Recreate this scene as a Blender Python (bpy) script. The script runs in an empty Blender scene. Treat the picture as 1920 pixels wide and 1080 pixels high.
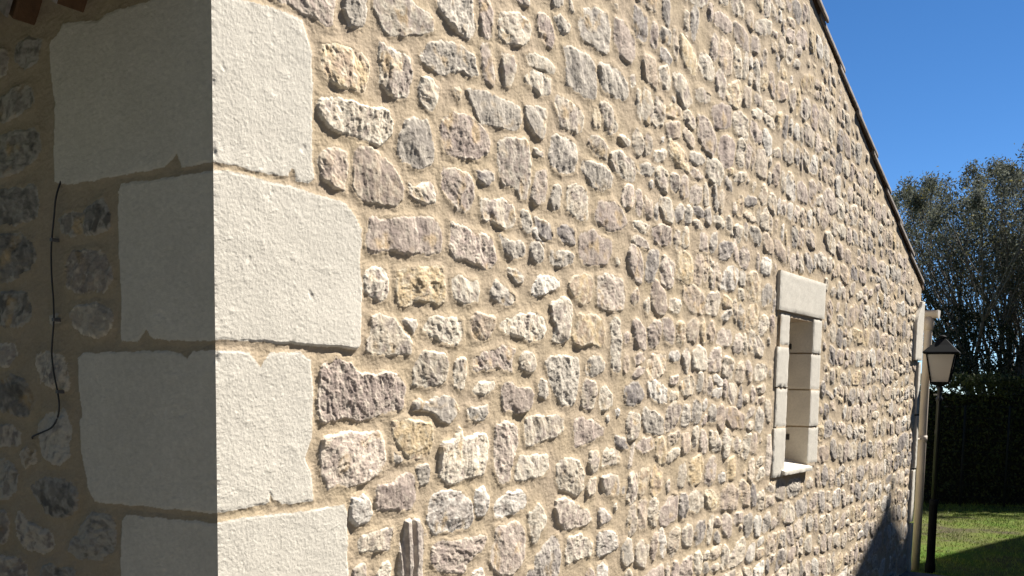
import bpy, math, random
import numpy as np
from mathutils import Vector, Matrix
SC = bpy.context.scene
COL = SC.collection
rad = math.radians

# ------------------------------------------------------------------ camera
FP, CX, CY = 2033., 960., 934.
yw, pt, rl = np.radians([31.85, -5.74, 0.89])
F = np.array([-np.sin(yw)*np.cos(pt), np.cos(yw)*np.cos(pt), np.sin(pt)])
rt = np.array([np.cos(yw), np.sin(yw), 0.]); up = np.cross(rt, F)
R = np.cos(rl)*rt + np.sin(rl)*up; U = -np.sin(rl)*rt + np.cos(rl)*up
CAM = np.array([1.55629495, -1.44456891, 1.55])
def ray(x, y): return F + R*(x-CX)/FP - U*(y-CY)/FP
def wall_at(x, y, X=0.): d = ray(x, y); P = CAM + d*(X-CAM[0])/d[0]; return P[1], P[2]
def side_at(x, y, Y=0.): d = ray(x, y); P = CAM + d*(Y-CAM[1])/d[1]; return P[0], P[2]
def ground_at(x, y, Z=0.): d = ray(x, y); return CAM + d*(Z-CAM[2])/d[2]
def proj(P):
    v = np.asarray(P, float) - CAM; z = v@F
    return CX + FP*(v@R)/z, CY - FP*(v@U)/z
cam = bpy.data.cameras.new('camera'); co = bpy.data.objects.new('camera', cam); COL.objects.link(co)
cam.sensor_width = 36; cam.lens = FP/1920*36; cam.shift_y = (CY-540)/1920; cam.clip_start = .02; cam.clip_end = 3000
M = Matrix(((R[0], U[0], -F[0], CAM[0]), (R[1], U[1], -F[1], CAM[1]), (R[2], U[2], -F[2], CAM[2]), (0, 0, 0, 1)))
co.matrix_world = M
SC.camera = co

# ------------------------------------------------------------------ light
SUN = Vector((1.0, 1.9, 2.4)).normalized()
EL = math.asin(SUN.z); AZ = math.atan2(SUN.x, SUN.y)      # azimuth clockwise from +Y
w = bpy.data.worlds.new('World'); SC.world = w; w.use_nodes = True
nt = w.node_tree; bg = nt.nodes['Background']
sky = nt.nodes.new('ShaderNodeTexSky'); sky.sky_type = 'NISHITA'; sky.sun_disc = False
sky.sun_elevation = EL; sky.sun_rotation = AZ; sky.air_density = .55; sky.dust_density = 0.0; sky.ozone_density = 3.5; sky.altitude = 400
hs_ = nt.nodes.new('ShaderNodeHueSaturation'); hs_.inputs['Saturation'].default_value = 1.2; nt.links.new(sky.outputs[0], hs_.inputs['Color']); nt.links.new(hs_.outputs[0], bg.inputs[0]); bg.inputs[1].default_value = 0.062
sl = bpy.data.lights.new('sun', 'SUN'); sl.energy = 5.0; sl.angle = rad(.5); sl.color = (1, .945, .87)
so = bpy.data.objects.new('sun', sl); COL.objects.link(so); so.rotation_euler = SUN.to_track_quat('Z', 'Y').to_euler()
SC.view_settings.view_transform = 'Standard'; SC.view_settings.look = 'None'
SC.view_settings.gamma = 1; SC.view_settings.use_curve_mapping = False
SC.view_settings.exposure = 1.2

# ------------------------------------------------------------------ helpers
def tag(o, label=None, cat=None, group=None, kind=None):
    if label: o['label'] = label
    if cat: o['category'] = cat
    if group: o['group'] = group
    if kind: o['kind'] = kind
    return o
def empty(name, loc=(0, 0, 0), parent=None):
    o = bpy.data.objects.new(name, None); COL.objects.link(o); o.location = loc; o.empty_display_size = .2
    if parent: o.parent = parent
    return o
def mesh_obj(name, V, Fs, mat, parent=None, smooth=False, colors=None):
    """V (n,3) array, Fs (m,4) or (m,3) int array or list of tuples"""
    me = bpy.data.meshes.new(name)
    V = np.asarray(V, np.float32)
    if isinstance(Fs, np.ndarray):
        k = Fs.shape[1]; m = len(Fs)
        me.vertices.add(len(V)); me.vertices.foreach_set('co', V.ravel())
        me.loops.add(m*k); me.loops.foreach_set('vertex_index', Fs.astype(np.int32).ravel())
        me.polygons.add(m); me.polygons.foreach_set('loop_start', np.arange(0, m*k, k, dtype=np.int32))
        me.update(calc_edges=True)
    else:
        me.from_pydata([tuple(map(float, v)) for v in V], [], [tuple(map(int, f)) for f in Fs]); me.update()
    if smooth: me.polygons.foreach_set('use_smooth', np.ones(len(me.polygons), bool))
    if colors is not None:
        a = me.color_attributes.new('Col', 'FLOAT_COLOR', 'POINT')
        c = np.ones((len(V), 4), np.float32); c[:, :3] = colors
        a.data.foreach_set('color', c.ravel())
    if mat: me.materials.append(mat)
    o = bpy.data.objects.new(name, me); COL.objects.link(o)
    if parent: o.parent = parent
    return o
class MB:
    def __init__(s): s.V = []; s.F = []
    def add(s, V, Fs):
        n = len(s.V); s.V += [tuple(map(float, v)) for v in V]; s.F += [tuple(i+n for i in f) for f in Fs]
    def box(s, a, b, frame=None):
        (x0, y0, z0), (x1, y1, z1) = a, b
        V = [(x, y, z) for z in (z0, z1) for y in (y0, y1) for x in (x0, x1)]
        if frame: V = [frame(v) for v in V]
        s.add(V, [(0, 2, 3, 1), (4, 5, 7, 6), (0, 1, 5, 4), (1, 3, 7, 5), (3, 2, 6, 7), (2, 0, 4, 6)])
    def tube(s, pts, rs, n=8, caps=True):
        pts = [Vector(p) for p in pts]
        if not hasattr(rs, '__len__'): rs = [rs]*len(pts)
        V = []; ref = Vector((.31, .2, .93)).normalized()
        for i, p in enumerate(pts):
            t = (pts[min(i+1, len(pts)-1)] - pts[max(i-1, 0)]).normalized()
            if abs(t.dot(ref)) > .95: a = t.cross(Vector((1, 0, 0))).normalized()
            else: a = t.cross(ref).normalized()
            b = t.cross(a)
            for k in range(n):
                q = 2*math.pi*k/n; V.append(p + (a*math.cos(q) + b*math.sin(q))*rs[i])
        Fs = []
        for i in range(len(pts)-1):
            for k in range(n):
                Fs.append((i*n+k, i*n+(k+1) % n, (i+1)*n+(k+1) % n, (i+1)*n+k))
        if caps: Fs.append(tuple(range(n-1, -1, -1))); Fs.append(tuple((len(pts)-1)*n+k for k in range(n)))
        s.add(V, Fs)
    def lathe(s, c, prof, n=16, a0=0., sq=None):
        V = []
        for r, z in prof:
            for k in range(n):
                q = a0+2*math.pi*k/n; V.append((c[0]+r*math.cos(q), c[1]+r*math.sin(q), c[2]+z))
        Fs = []
        for i in range(len(prof)-1):
            for k in range(n): Fs.append((i*n+k, i*n+(k+1) % n, (i+1)*n+(k+1) % n, (i+1)*n+k))
        Fs.append(tuple(range(n-1, -1, -1))); Fs.append(tuple((len(prof)-1)*n+k for k in range(n)))
        s.add(V, Fs)
    def build(s, name, mat, parent=None, smooth=False, bevel=0):
        o = mesh_obj(name, s.V, s.F, mat, parent, smooth)
        if bevel:
            b = o.modifiers.new('bevel', 'BEVEL'); b.width = bevel; b.segments = 2; b.limit_method = 'ANGLE'
        return o

rng = np.random.RandomState(7)
_perm = {}
def _tab(seed):
    if seed not in _perm:
        r = np.random.RandomState(1000+seed); p = r.permutation(512).astype(np.int32); a = r.rand(512)*2*np.pi
        _perm[seed] = (p, np.cos(a).astype(np.float32), np.sin(a).astype(np.float32))
    return _perm[seed]
def noise(x, y, seed=0):
    """gradient noise, about -1..1"""
    p, gx, gy = _tab(seed)
    x = np.asarray(x, np.float32); y = np.asarray(y, np.float32)
    xi = np.floor(x).astype(np.int32); yi = np.floor(y).astype(np.int32)
    xf = x-xi; yf = y-yi
    u = xf*xf*xf*(xf*(xf*6-15)+10); v = yf*yf*yf*(yf*(yf*6-15)+10)
    def g(i, j, fx, fy):
        h = p[(p[i & 511]+j) & 511]; return gx[h]*fx+gy[h]*fy
    a = g(xi, yi, xf, yf); b = g(xi+1, yi, xf-1, yf); c = g(xi, yi+1, xf, yf-1); d = g(xi+1, yi+1, xf-1, yf-1)
    return ((a+(b-a)*u)*(1-v)+(c+(d-c)*u)*v)*1.5
def fbm(x, y, seed=0, o=4, g=.5, l=2.1):
    s = 0; a = 1.; n = 0
    for i in range(o):
        s = s+a*noise(x, y, seed+i); n += a; a *= g; x = x*l+3.1; y = y*l+1.7
    return s/n
def ridged(x, y, seed=0, o=3, g=.5, l=2.1):
    s = 0; a = 1.; n = 0
    for i in range(o):
        s = s+a*(1-2*np.abs(noise(x, y, seed+i))); n += a; a *= g; x = x*l+3.1; y = y*l+1.7
    return s/n
def sstep(a, b, x): t = np.clip((x-a)/(b-a), 0, 1); return t*t*(3-2*t)

# ------------------------------------------------------------------ materials
def newmat(name):
    m = bpy.data.materials.new(name); m.use_nodes = True
    return m, m.node_tree, m.node_tree.nodes['Principled BSDF']
def N(nt, t, **k):
    n = nt.nodes.new(t)
    for a, b in k.items(): setattr(n, a, b)
    return n
def bump_chain(nt, bsdf, specs, coord='Object'):
    tc = N(nt, 'ShaderNodeTexCoord'); prev = None
    for scale, dist, det in specs:
        no = N(nt, 'ShaderNodeTexNoise'); no.inputs['Scale'].default_value = scale; no.inputs['Detail'].default_value = det
        nt.links.new(tc.outputs[coord], no.inputs['Vector'])
        b = N(nt, 'ShaderNodeBump'); b.inputs['Distance'].default_value = dist; b.inputs['Strength'].default_value = 1
        nt.links.new(no.outputs[0], b.inputs['Height'])
        if prev: nt.links.new(prev.outputs[0], b.inputs['Normal'])
        prev = b
    nt.links.new(prev.outputs[0], bsdf.inputs['Normal'])
def stone_mat(name, specs, var=.16, vs=60.):
    m, nt, b = newmat(name)
    at = N(nt, 'ShaderNodeAttribute', attribute_name='Col')
    tc = N(nt, 'ShaderNodeTexCoord'); no = N(nt, 'ShaderNodeTexNoise'); no.inputs['Scale'].default_value = vs; no.inputs['Detail'].default_value = 5; no.inputs['Roughness'].default_value = .7
    nt.links.new(tc.outputs['Object'], no.inputs['Vector'])
    mr = N(nt, 'ShaderNodeMapRange'); mr.inputs[1].default_value = .3; mr.inputs[2].default_value = .7; mr.inputs[3].default_value = 1-var; mr.inputs[4].default_value = 1+var
    nt.links.new(no.outputs[0], mr.inputs[0])
    vm = N(nt, 'ShaderNodeVectorMath', operation='SCALE'); nt.links.new(at.outputs['Color'], vm.inputs[0]); nt.links.new(mr.outputs[0], vm.inputs['Scale'])
    nt.links.new(vm.outputs[0], b.inputs['Base Color'])
    b.inputs['Roughness'].default_value = .95; b.inputs['Specular IOR Level'].default_value = .15
    bump_chain(nt, b, specs)
    return m
def plain(name, c, rough=.6, metal=0, noise_s=None, var=.2, bump=None, spec=.5):
    m, nt, b = newmat(name)
    b.inputs['Base Color'].default_value = (*c, 1); b.inputs['Roughness'].default_value = rough; b.inputs['Metallic'].default_value = metal
    b.inputs['Specular IOR Level'].default_value = spec
    if noise_s:
        tc = N(nt, 'ShaderNodeTexCoord'); no = N(nt, 'ShaderNodeTexNoise'); no.inputs['Scale'].default_value = noise_s; no.inputs['Detail'].default_value = 6
        nt.links.new(tc.outputs['Object'], no.inputs['Vector'])
        cr = N(nt, 'ShaderNodeValToRGB'); cr.color_ramp.elements[0].position = .3; cr.color_ramp.elements[1].position = .7
        cr.color_ramp.elements[0].color = (*[x*(1-var) for x in c], 1); cr.color_ramp.elements[1].color = (*[min(1, x*(1+var)) for x in c], 1)
        nt.links.new(no.outputs[0], cr.inputs[0]); nt.links.new(cr.outputs[0], b.inputs['Base Color'])
    if bump: bump_chain(nt, b, bump)
    return m
M_RUB = stone_mat('rubble', [(130, .0015, 4), (500, .0006, 3)], .12, 90)
M_MORT = stone_mat('mortar', [(90, .0016, 4), (600, .0008, 3)], .10, 160)
M_LIME = stone_mat('limestone', [(170, .0008, 5), (560, .0007, 3)], .09, 110)
M_METAL = plain('black_iron', (.007, .008, .009), .7, .0, 8, .3, spec=.08)
M_POST = plain('painted_iron', (.014, .015, .016), .32, 0, spec=.6)
M_CABLE = plain('black_rubber', (.03, .03, .03), .5)
M_PIPE = plain('beige_pipe', (.54, .46, .375), .45, 0, 6, .1)
M_TILE = plain('old_clay_tile', (.24, .205, .175), .9, 0, 18, .35, [(60, .003, 4)])
M_TILE_D = plain('brown_clay', (.12, .065, .03), .85, 0, 25, .35, [(70, .002, 4)])
M_DARK = plain('dark_wood', (.02, .018, .015), .6)

# ------------------------------------------------------------------ wall layout
WL = 6.14; RIDGE = WL/2
def roof_z(u): return np.where(u < RIDGE, 2.42+u*.3496, 2.25+(WL-u)*.405+0*u)
def off(tile, pts):
    ox, oy, s = tile; return [(ox+x/s, oy+y/s) for x, y in pts]
S = 1157/300.
T = {1: (580, 0, S), 2: (580, 260, S), 3: (580, 520, S), 4: (580, 800, S), 5: (860, 0, S), 6: (860, 260, S), 7: (860, 520, S), 8: (860, 800, S), 0: (0, 0, 1),
     'A': (0, 0, 2), 'B': (0, 540, 2)}
# palettes: g grey, p purple grey, o ochre, c cream, b beige-brown, d dark, w white
RT = [  # (tile, palette, protrusion mm, outline) for the sunlit gable
(0,'p',13,[(500,-4),(520,-35),(600,-40),(626,0),(624,30),(623,54),(607,50),(585,38),(555,22)]),
(1,'g',12,[(235,-90),(400,-90),(415,60),(395,200),(300,230),(265,180),(230,90)]),
(1,'c',15,[(450,-90),(670,-80),(740,30),(850,90),(890,150),(890,240),(760,265),(600,270),(540,250),(500,180),(450,60)]),
(0,'g',15,[(812,-25),(880,-25),(882,20),(891,50),(887,74),(872,76),(842,52),(821,26)]),
(1,'o',16,[(85,310),(150,300),(260,330),(370,370),(420,440),(425,560),(400,650),(375,690),(330,660),(240,655),(130,600),(80,520),(65,420)]),
(1,'c',13,[(490,290),(550,320),(620,370),(690,380),(720,440),(735,560),(725,690),(680,715),(600,720),(540,670),(495,620),(490,500),(480,380)]),
(0,'g',14,[(782,101),(800,80),(829,74),(860,84),(886,104),(896,145),(878,147),(855,132),(826,144),(808,136),(786,115)]),
(1,'c',12,[(795,560),(870,570),(940,640),(920,740),(870,825),(800,770),(780,680)]),
(1,'b',8,[(1025,625),(1090,620),(1105,690),(1080,735),(1040,700)]),
(1,'c',20,[(65,700),(150,690),(260,720),(430,770),(560,800),(600,880),(580,990),(500,1070),(400,1020),(310,1000),(200,970),(95,900),(45,830),(40,760)]),
(0,'g',13,[(757,222),(775,220),(800,222),(808,250),(812,280),(810,310),(780,320),(752,308),(740,285),(745,255)]),
(0,'p',13,[(827,222),(842,205),(855,212),(880,215),(900,235),(918,262),(916,285),(898,300),(870,298),(840,296),(826,280),(823,240)]),
(2,'b',12,[(130,50),(200,60),(260,90),(270,180),(265,300),(250,390),(180,370),(75,300),(50,190),(75,110)]),
(2,'b',16,[(310,100),(340,30),(450,70),(560,150),(620,240),(680,350),(670,450),(600,500),(500,490),(340,450),(300,350),(295,220)]),
(2,'c',13,[(700,300),(760,340),(800,300),(880,310),(910,380),(905,470),(840,480),(740,450),(705,410)]),
(0,'p',12,[(825,313),(848,314),(872,320),(884,338),(888,372),(880,396),(870,399),(855,400),(838,375),(823,355)]),
(2,'p',14,[(420,560),(560,565),(700,550),(880,565),(945,640),(960,740),(935,840),(800,850),(680,840),(600,820),(420,830),(385,760),(405,640)]),
(0,'p',13,[(843,413),(862,420),(890,436),(920,440),(928,470),(930,492),(920,506),(904,507),(885,497),(868,485),(850,492),(838,470),(839,440)]),
(0,'c',13,[(683,500),(718,497),(727,520),(728,545),(722,562),(713,569),(692,561),(680,545),(677,520)]),
(3,'o',14,[(610,60),(620,-60),(850,-90),(960,-70),(975,60),(975,180),(930,205),(860,180),(740,180),(680,220),(625,200)]),
(0,'c',11,[(842,518),(855,512),(870,522),(893,525),(898,550),(895,568),(885,571),(866,572),(850,560),(842,545)]),
(7,'g',11,[(215,80),(250,10),(290,30),(350,80),(405,130),(400,200),(345,210),(270,185),(225,150)]),
(0,'w',14,[(993,538),(1008,516),(1027,515),(1047,525),(1048,540),(1030,546),(1013,557),(1000,558),(991,545)]),
(6,'g',12,[(330,935),(420,940),(465,990),(450,1050),(410,1055),(370,1010)]),
(6,'g',13,[(280,690),(350,730),(430,730),(475,770),(470,860),(380,880),(320,830),(280,730)]),
(6,'g',10,[(440,530),(460,500),(500,530),(520,610),(515,690),(490,695),(445,650),(435,590)]),
(6,'d',12,[(530,570),(580,570),(650,620),(680,690),(660,745),(600,730),(560,680)]),
(6,'w',10,[(520,640),(555,640),(570,710),(625,775),(560,745),(525,690)]),
(6,'g',14,[(510,740),(560,740),(605,800),(605,890),(575,920),(510,870),(500,800)]),
(6,'d',9,[(700,620),(760,620),(830,650),(835,770),(790,775),(720,735),(695,690)]),
(6,'g',10,[(640,810),(740,805),(825,830),(820,900),(730,940),(650,905)]),
(6,'p',11,[(855,680),(960,650),(1020,700),(1105,730),(1100,850),(1060,920),(900,920),(855,850)]),
(6,'c',15,[(140,420),(230,440),(300,430),(385,470),(405,600),(370,650),(310,660),(250,620),(160,600),(140,500)]),
(6,'d',12,[(95,225),(170,225),(240,235),(250,310),(190,350),(140,320)]),
(0,'c',13,[(931,262),(950,257),(972,258),(988,265),(993,300),(992,345),(985,378),(972,372),(958,350),(940,350),(932,325),(928,295)]),
(6,'c',9,[(535,60),(600,90),(605,145),(535,115)]),
(0,'g',12,[(1030,255),(1042,248),(1060,258),(1078,268),(1081,300),(1077,325),(1065,328),(1048,328),(1030,312),(1024,295),(1027,275)]),
(6,'p',11,[(520,330),(545,230),(620,225),(640,300),(630,400),(620,470),(540,490),(510,420)]),
(6,'g',12,[(650,430),(680,335),(730,340),(745,420),(720,520),(660,520),(640,470)]),
(6,'c',11,[(770,420),(780,325),(860,330),(920,370),(930,470),(930,590),(870,600),(820,560),(765,500)]),
(0,'p',11,[(1112,400),(1122,373),(1145,374),(1165,390),(1175,415),(1168,432),(1140,436),(1120,422),(1111,412)]),
(6,'g',13,[(880,140),(950,150),(1080,220),(1115,290),(1095,370),(1030,385),(960,370),(930,300),(880,240)]),
(0,'c',12,[(1099,258),(1112,252),(1130,262),(1143,283),(1142,304),(1130,303),(1110,288),(1099,270)]),
(5,'p',11,[(130,-60),(210,-60),(240,80),(240,280),(190,285),(150,250),(135,100)]),
(5,'p',11,[(155,300),(215,305),(230,400),(260,560),(240,640),(170,590),(160,480),(148,380)]),
(5,'c',17,[(275,80),(340,70),(420,90),(490,130),(520,220),(500,310),(410,345),(330,320),(275,270)]),
(5,'c',15,[(295,350),(340,380),(390,400),(410,500),(385,600),(350,660),(315,650),(300,500)]),
(5,'p',12,[(555,110),(590,85),(650,120),(680,240),(690,320),(660,355),(600,310),(560,220)]),
(5,'g',13,[(670,110),(740,110),(800,180),(795,235),(740,260),(700,210)]),
(5,'c',13,[(460,380),(540,390),(640,440),(690,490),(680,545),(600,512),(490,475)]),
(5,'c',12,[(460,540),(520,490),(600,530),(660,570),(660,690),(590,705),(520,640),(460,590)]),
(5,'p',12,[(370,-60),(510,-60),(515,30),(490,55),(420,30)]),
(5,'g',12,[(645,-60),(755,-60),(755,40),(715,75),(665,45)]),
(5,'c',9,[(785,-40),(815,20),(825,100),(790,80)]),
(0,'g',13,[(1080,45),(1088,15),(1110,12),(1138,25),(1142,60),(1141,100),(1128,102),(1105,85),(1088,72)]),
(0,'p',12,[(1148,30),(1170,40),(1188,70),(1190,110),(1182,122),(1160,108),(1148,80)]),
(5,'g',14,[(740,320),(820,340),(920,390),(980,450),(995,600),(985,730),(920,720),(820,660),(770,620),(765,450)]),
(0,'g',13,[(1118,120),(1140,116),(1160,130),(1175,155),(1178,185),(1160,190),(1140,178),(1125,172)]),
(5,'g',13,[(60,700),(30,640),(180,650),(300,710),(440,770),(450,860),(420,950),(330,940),(220,910),(150,905),(110,830)]),
(5,'g',16,[(470,750),(560,760),(630,800),(625,900),(610,990),(590,1020),(540,990),(490,910),(465,820)]),
(5,'c',13,[(670,720),(700,670),(790,730),(870,780),(900,850),(880,980),(820,960),(720,930),(700,830)]),
(5,'o',9,[(955,830),(980,765),(1010,820),(1020,930),(990,940),(955,900)]),
(5,'c',13,[(1000,730),(1050,720),(1110,800),(1150,920),(1120,980),(1070,980),(1030,850)]),
(7,'b',13,[(60,300),(110,250),(160,260),(260,290),(260,340),(220,440),(100,470),(65,400)]),
(7,'c',14,[(280,330),(330,290),(400,260),(540,250),(620,290),(630,400),(600,450),(520,480),(430,430),(330,420),(275,370)]),
(7,'c',17,[(655,180),(740,130),(800,170),(805,300),(780,450),(720,490),(665,460),(690,350),(655,280)]),
(7,'o',17,[(850,260),(960,265),(1035,290),(1055,380),(1035,520),(930,480),(880,515),(820,480),(810,420),(840,380)]),
(0,'o',12,[(1062,530),(1072,518),(1090,511),(1108,516),(1111,545),(1104,569),(1088,572),(1073,560),(1063,540)]),
(0,'p',13,[(1118,515),(1140,512),(1165,520),(1172,555),(1165,585),(1135,585),(1118,575),(1115,545)]),
(7,'p',10,[(90,560),(200,520),(340,475),(410,520),(380,610),(390,690),(340,690),(250,660),(85,700)]),
(7,'c',14,[(430,560),(460,540),(530,535),(550,600),(535,690),(470,700),(425,650)]),
(7,'g',15,[(610,610),(650,560),(780,570),(860,570),(865,700),(850,860),(815,930),(740,940),(690,860),(640,750)]),
(7,'g',9,[(555,760),(590,720),(640,770),(650,870),(610,890),(570,860)]),
(7,'g',11,[(905,650),(920,575),(1000,560),(1050,610),(1040,680),(980,730),(910,710)]),
(0,'c',12,[(1142,610),(1150,592),(1162,600),(1164,650),(1160,700),(1146,702),(1143,670)]),
(7,'c',12,[(90,790),(120,750),(240,745),(265,780),(240,830),(170,860),(75,840)]),
(7,'p',12,[(300,760),(370,750),(400,790),(500,790),(525,850),(500,960),(400,990),(310,970),(295,850)]),
(7,'w',12,[(40,930),(110,940),(200,910),(205,970),(180,1030),(120,1055),(60,1030)]),
(7,'c',14,[(880,800),(910,730),(980,750),(1000,820),(960,960),(910,970),(870,940)]),
(7,'c',12,[(1005,800),(1050,780),(1100,830),(1110,920),(1050,970),(1010,960),(1005,880)]),
(3,'c',13,[(425,290),(480,260),(600,290),(650,370),(740,470),(720,560),(600,575),(450,575),(400,540),(400,440),(430,420)]),
(3,'g',11,[(645,290),(760,300),(775,350),(735,430),(695,380)]),
(3,'c',12,[(835,310),(850,270),(1000,275),(1105,300),(1110,400),(1080,490),(1020,500),(930,480),(860,430),(800,380)]),
(3,'c',14,[(750,600),(800,540),(830,515),(890,535),(970,545),(1000,650),(960,780),(880,800),(740,790),(735,680)]),
(3,'c',15,[(1045,600),(1070,575),(1130,590),(1130,680),(1110,820),(1080,830),(1040,790),(1030,690)]),
(3,'p',15,[(60,680),(90,610),(180,575),(280,610),(340,690),(480,700),(570,670),(640,710),(690,800),(670,940),(600,990),(480,1000),(380,1040),(220,1020),(100,1060),(50,1010),(50,840)]),
(3,'g',13,[(730,900),(770,870),(830,900),(910,850),(1040,860),(1075,950),(1040,1020),(990,1070),(930,1040),(870,980),(790,960),(740,970)]),
(4,'p',15,[(80,90),(180,60),(220,30),(400,30),(490,20),(530,90),(550,240),(520,330),(400,400),(320,430),(210,425),(120,460),(70,350),(55,180)]),
(4,'o',14,[(575,-50),(660,-70),(760,-50),(870,-40),(890,30),(870,180),(840,240),(740,250),(705,245),(605,115),(585,40)]),
(4,'g',9,[(590,145),(680,235),(690,250),(620,280),(585,240)]),
(4,'g',14,[(760,290),(850,255),(870,330),(840,420),(790,435),(765,390)]),
(4,'p',14,[(470,430),(600,390),(700,310),(760,340),(770,500),(740,600),(600,620),(520,620),(460,580)]),
(4,'w',24,[(290,500),(340,520),(380,480),(430,540),(455,620),(420,690),(340,730),(280,690),(275,600)]),
(0,'c',20,[(820,880),(823,832),(845,825),(857,797),(866,822),(888,815),(908,808),(914,830),(912,862),(902,892),(872,898),(845,910),(828,905),(817,890)]),
(0,'w',13,[(797,950),(808,925),(835,916),(865,920),(882,945),(886,975),(878,992),(850,995),(808,1003),(798,980)]),
(4,'c',12,[(340,860),(360,790),(480,740),(590,700),(605,770),(570,900),(450,910),(345,910)]),
(4,'S',18,[(640,920),(670,690),(720,665),(800,670),(830,760),(825,900),(800,1150),(620,1150)]),
(4,'c',12,[(290,1040),(330,990),(410,990),(415,1150),(290,1150)]),
(4,'c',13,[(470,1060),(510,990),(570,970),(580,1150),(470,1150)]),
(0,'p',13,[(808,1020),(825,1012),(850,1012),(880,1006),(910,1000),(912,1015),(903,1030),(885,1045),(868,1075),(840,1078),(812,1072),(804,1050)]),
(0,'p',13,[(925,795),(945,788),(965,795),(970,810),(968,840),(958,870),(955,900),(940,912),(930,905),(922,870),(924,830)]),
(0,'c',11,[(978,800),(985,780),(1010,780),(1040,775),(1055,785),(1055,808),(1040,820),(1015,828),(995,838),(980,835)]),
(8,'c',13,[(400,320),(430,200),(520,200),(640,190),(645,300),(620,355),(520,370),(440,400),(385,395)]),
(8,'c',16,[(690,280),(740,215),(850,230),(905,330),(890,450),(840,515),(790,480),(720,460),(690,390)]),
(8,'c',16,[(925,260),(940,170),(990,150),(1010,230),(990,325),(960,345),(928,320)]),
(8,'b',12,[(915,440),(935,370),(990,360),(985,480),(915,515)]),
(8,'c',11,[(1030,190),(1070,140),(1157,170),(1160,270),(1090,280),(1020,300)]),
(8,'w',16,[(95,460),(180,430),(210,520),(200,600),(160,660),(110,640)]),
(8,'w',14,[(245,560),(330,470),(450,445),(490,490),(480,590),(400,630),(310,660),(240,660)]),
(8,'c',12,[(490,620),(530,600),(560,550),(590,570),(630,650),(620,720),(590,750),(550,850),(520,840),(490,700)]),
(8,'p',14,[(680,600),(690,520),(770,515),(850,560),(930,600),(960,680),(900,720),(840,730),(750,750),(710,700)]),
(8,'w',13,[(1000,560),(1050,590),(1100,650),(1100,680),(1000,725)]),
(8,'c',10,[(1015,420),(1020,360),(1100,330),(1157,350),(1157,500),(1050,500)]),
(8,'p',13,[(250,830),(250,710),(340,700),(420,670),(470,750),(485,850),(460,980),(380,1080),(290,1085),(210,1000),(220,890)]),
(8,'d',13,[(540,940),(600,870),(650,790),(700,770),(730,860),(725,1000),(690,1150),(470,1150),(480,1030),(540,1010)]),
(8,'c',13,[(755,920),(780,790),(880,770),(960,830),(960,930),(860,960),(790,995),(760,980)]),
(8,'w',15,[(990,770),(1060,740),(1140,770),(1145,880),(1080,920),(985,950)]),
(8,'w',11,[(80,1070),(150,1010),(180,1070),(175,1150),(80,1150)]),
(8,'c',12,[(910,1050),(940,1000),(975,1060),(970,1150),(910,1150)]),
(8,'w',12,[(985,1000),(1040,970),(1075,1020),(1060,1150),(990,1150)]),
(0,'p',12,[(1072,785),(1090,780),(1115,788),(1132,800),(1128,820),(1110,828),(1095,835),(1075,842),(1072,815)]),
]
LT = [  # shaded side wall
('A','d',8,[(60,190),(75,150),(130,140),(180,150),(150,230),(100,275),(60,240)]),
('A','g',8,[(-40,190),(30,180),(45,230),(30,290),(-30,320)]),
('A','d',9,[(0,370),(60,330),(125,310),(140,360),(130,410),(60,450),(0,470),(-50,440),(-50,380)]),
('A','d',9,[(-50,520),(60,490),(160,480),(165,560),(120,620),(60,665),(-40,670)]),
('A','d',9,[(60,700),(140,685),(160,760),(150,820),(60,850),(-50,860),(-50,720)]),
('A','d',9,[(0,880),(60,870),(130,890),(150,960),(130,1010),(60,1060),(0,1070),(-40,1040)]),
('A','d',8,[(220,830),(250,790),(330,780),(400,735),(415,800),(425,860),(340,890),(240,890)]),
('A','g',8,[(240,1000),(260,940),(340,930),(410,940),(430,1000),(430,1060),(390,1100),(300,1110),(250,1080)]),
('B','d',9,[(-40,15),(110,10),(135,60),(125,130),(60,160),(-40,150)]),
('B','b',9,[(265,90),(290,65),(380,55),(435,90),(430,150),(400,185),(320,180),(275,150)]),
('B','g',5,[(185,100),(240,95),(250,140),(200,150)]),
('B','g',7,[(-40,200),(60,205),(80,250),(50,300),(-40,290)]),
('B','g',8,[(140,250),(170,230),(245,245),(270,320),(265,400),(230,375),(150,370)]),
('B','d',9,[(-40,340),(60,320),(120,360),(145,420),(110,490),(50,480),(-40,440)]),
('B','g',7,[(-50,520),(50,505),(90,540),(80,590),(20,600),(-50,590)]),
('B','d',9,[(150,510),(190,450),(260,450),(280,540),(270,640),(230,670),(170,640),(150,570)]),
('B','g',7,[(80,620),(100,595),(140,600),(140,660),(100,680)]),
('B','d',8,[(-50,640),(50,645),(75,700),(70,760),(30,795),(-50,790)]),
('B','d',9,[(115,740),(140,710),(270,710),(300,760),(300,830),(240,870),(180,850),(140,790)]),
('B','g',8,[(60,880),(75,830),(120,880),(200,910),(225,960),(190,1000),(110,990),(70,940)]),
('B','g',8,[(-50,830),(30,835),(45,890),(30,960),(-50,960)]),
('B','d',9,[(265,950),(300,900),(350,840),(420,840),(440,900),(445,990),(380,1030),(310,1020),(260,990)]),
('B','g',8,[(-50,1010),(80,1000),(120,1040),(110,1120),(-50,1120)]),
('B','d',8,[(150,1060),(200,1020),(290,1050),(300,1140),(150,1140)]),
]
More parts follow.
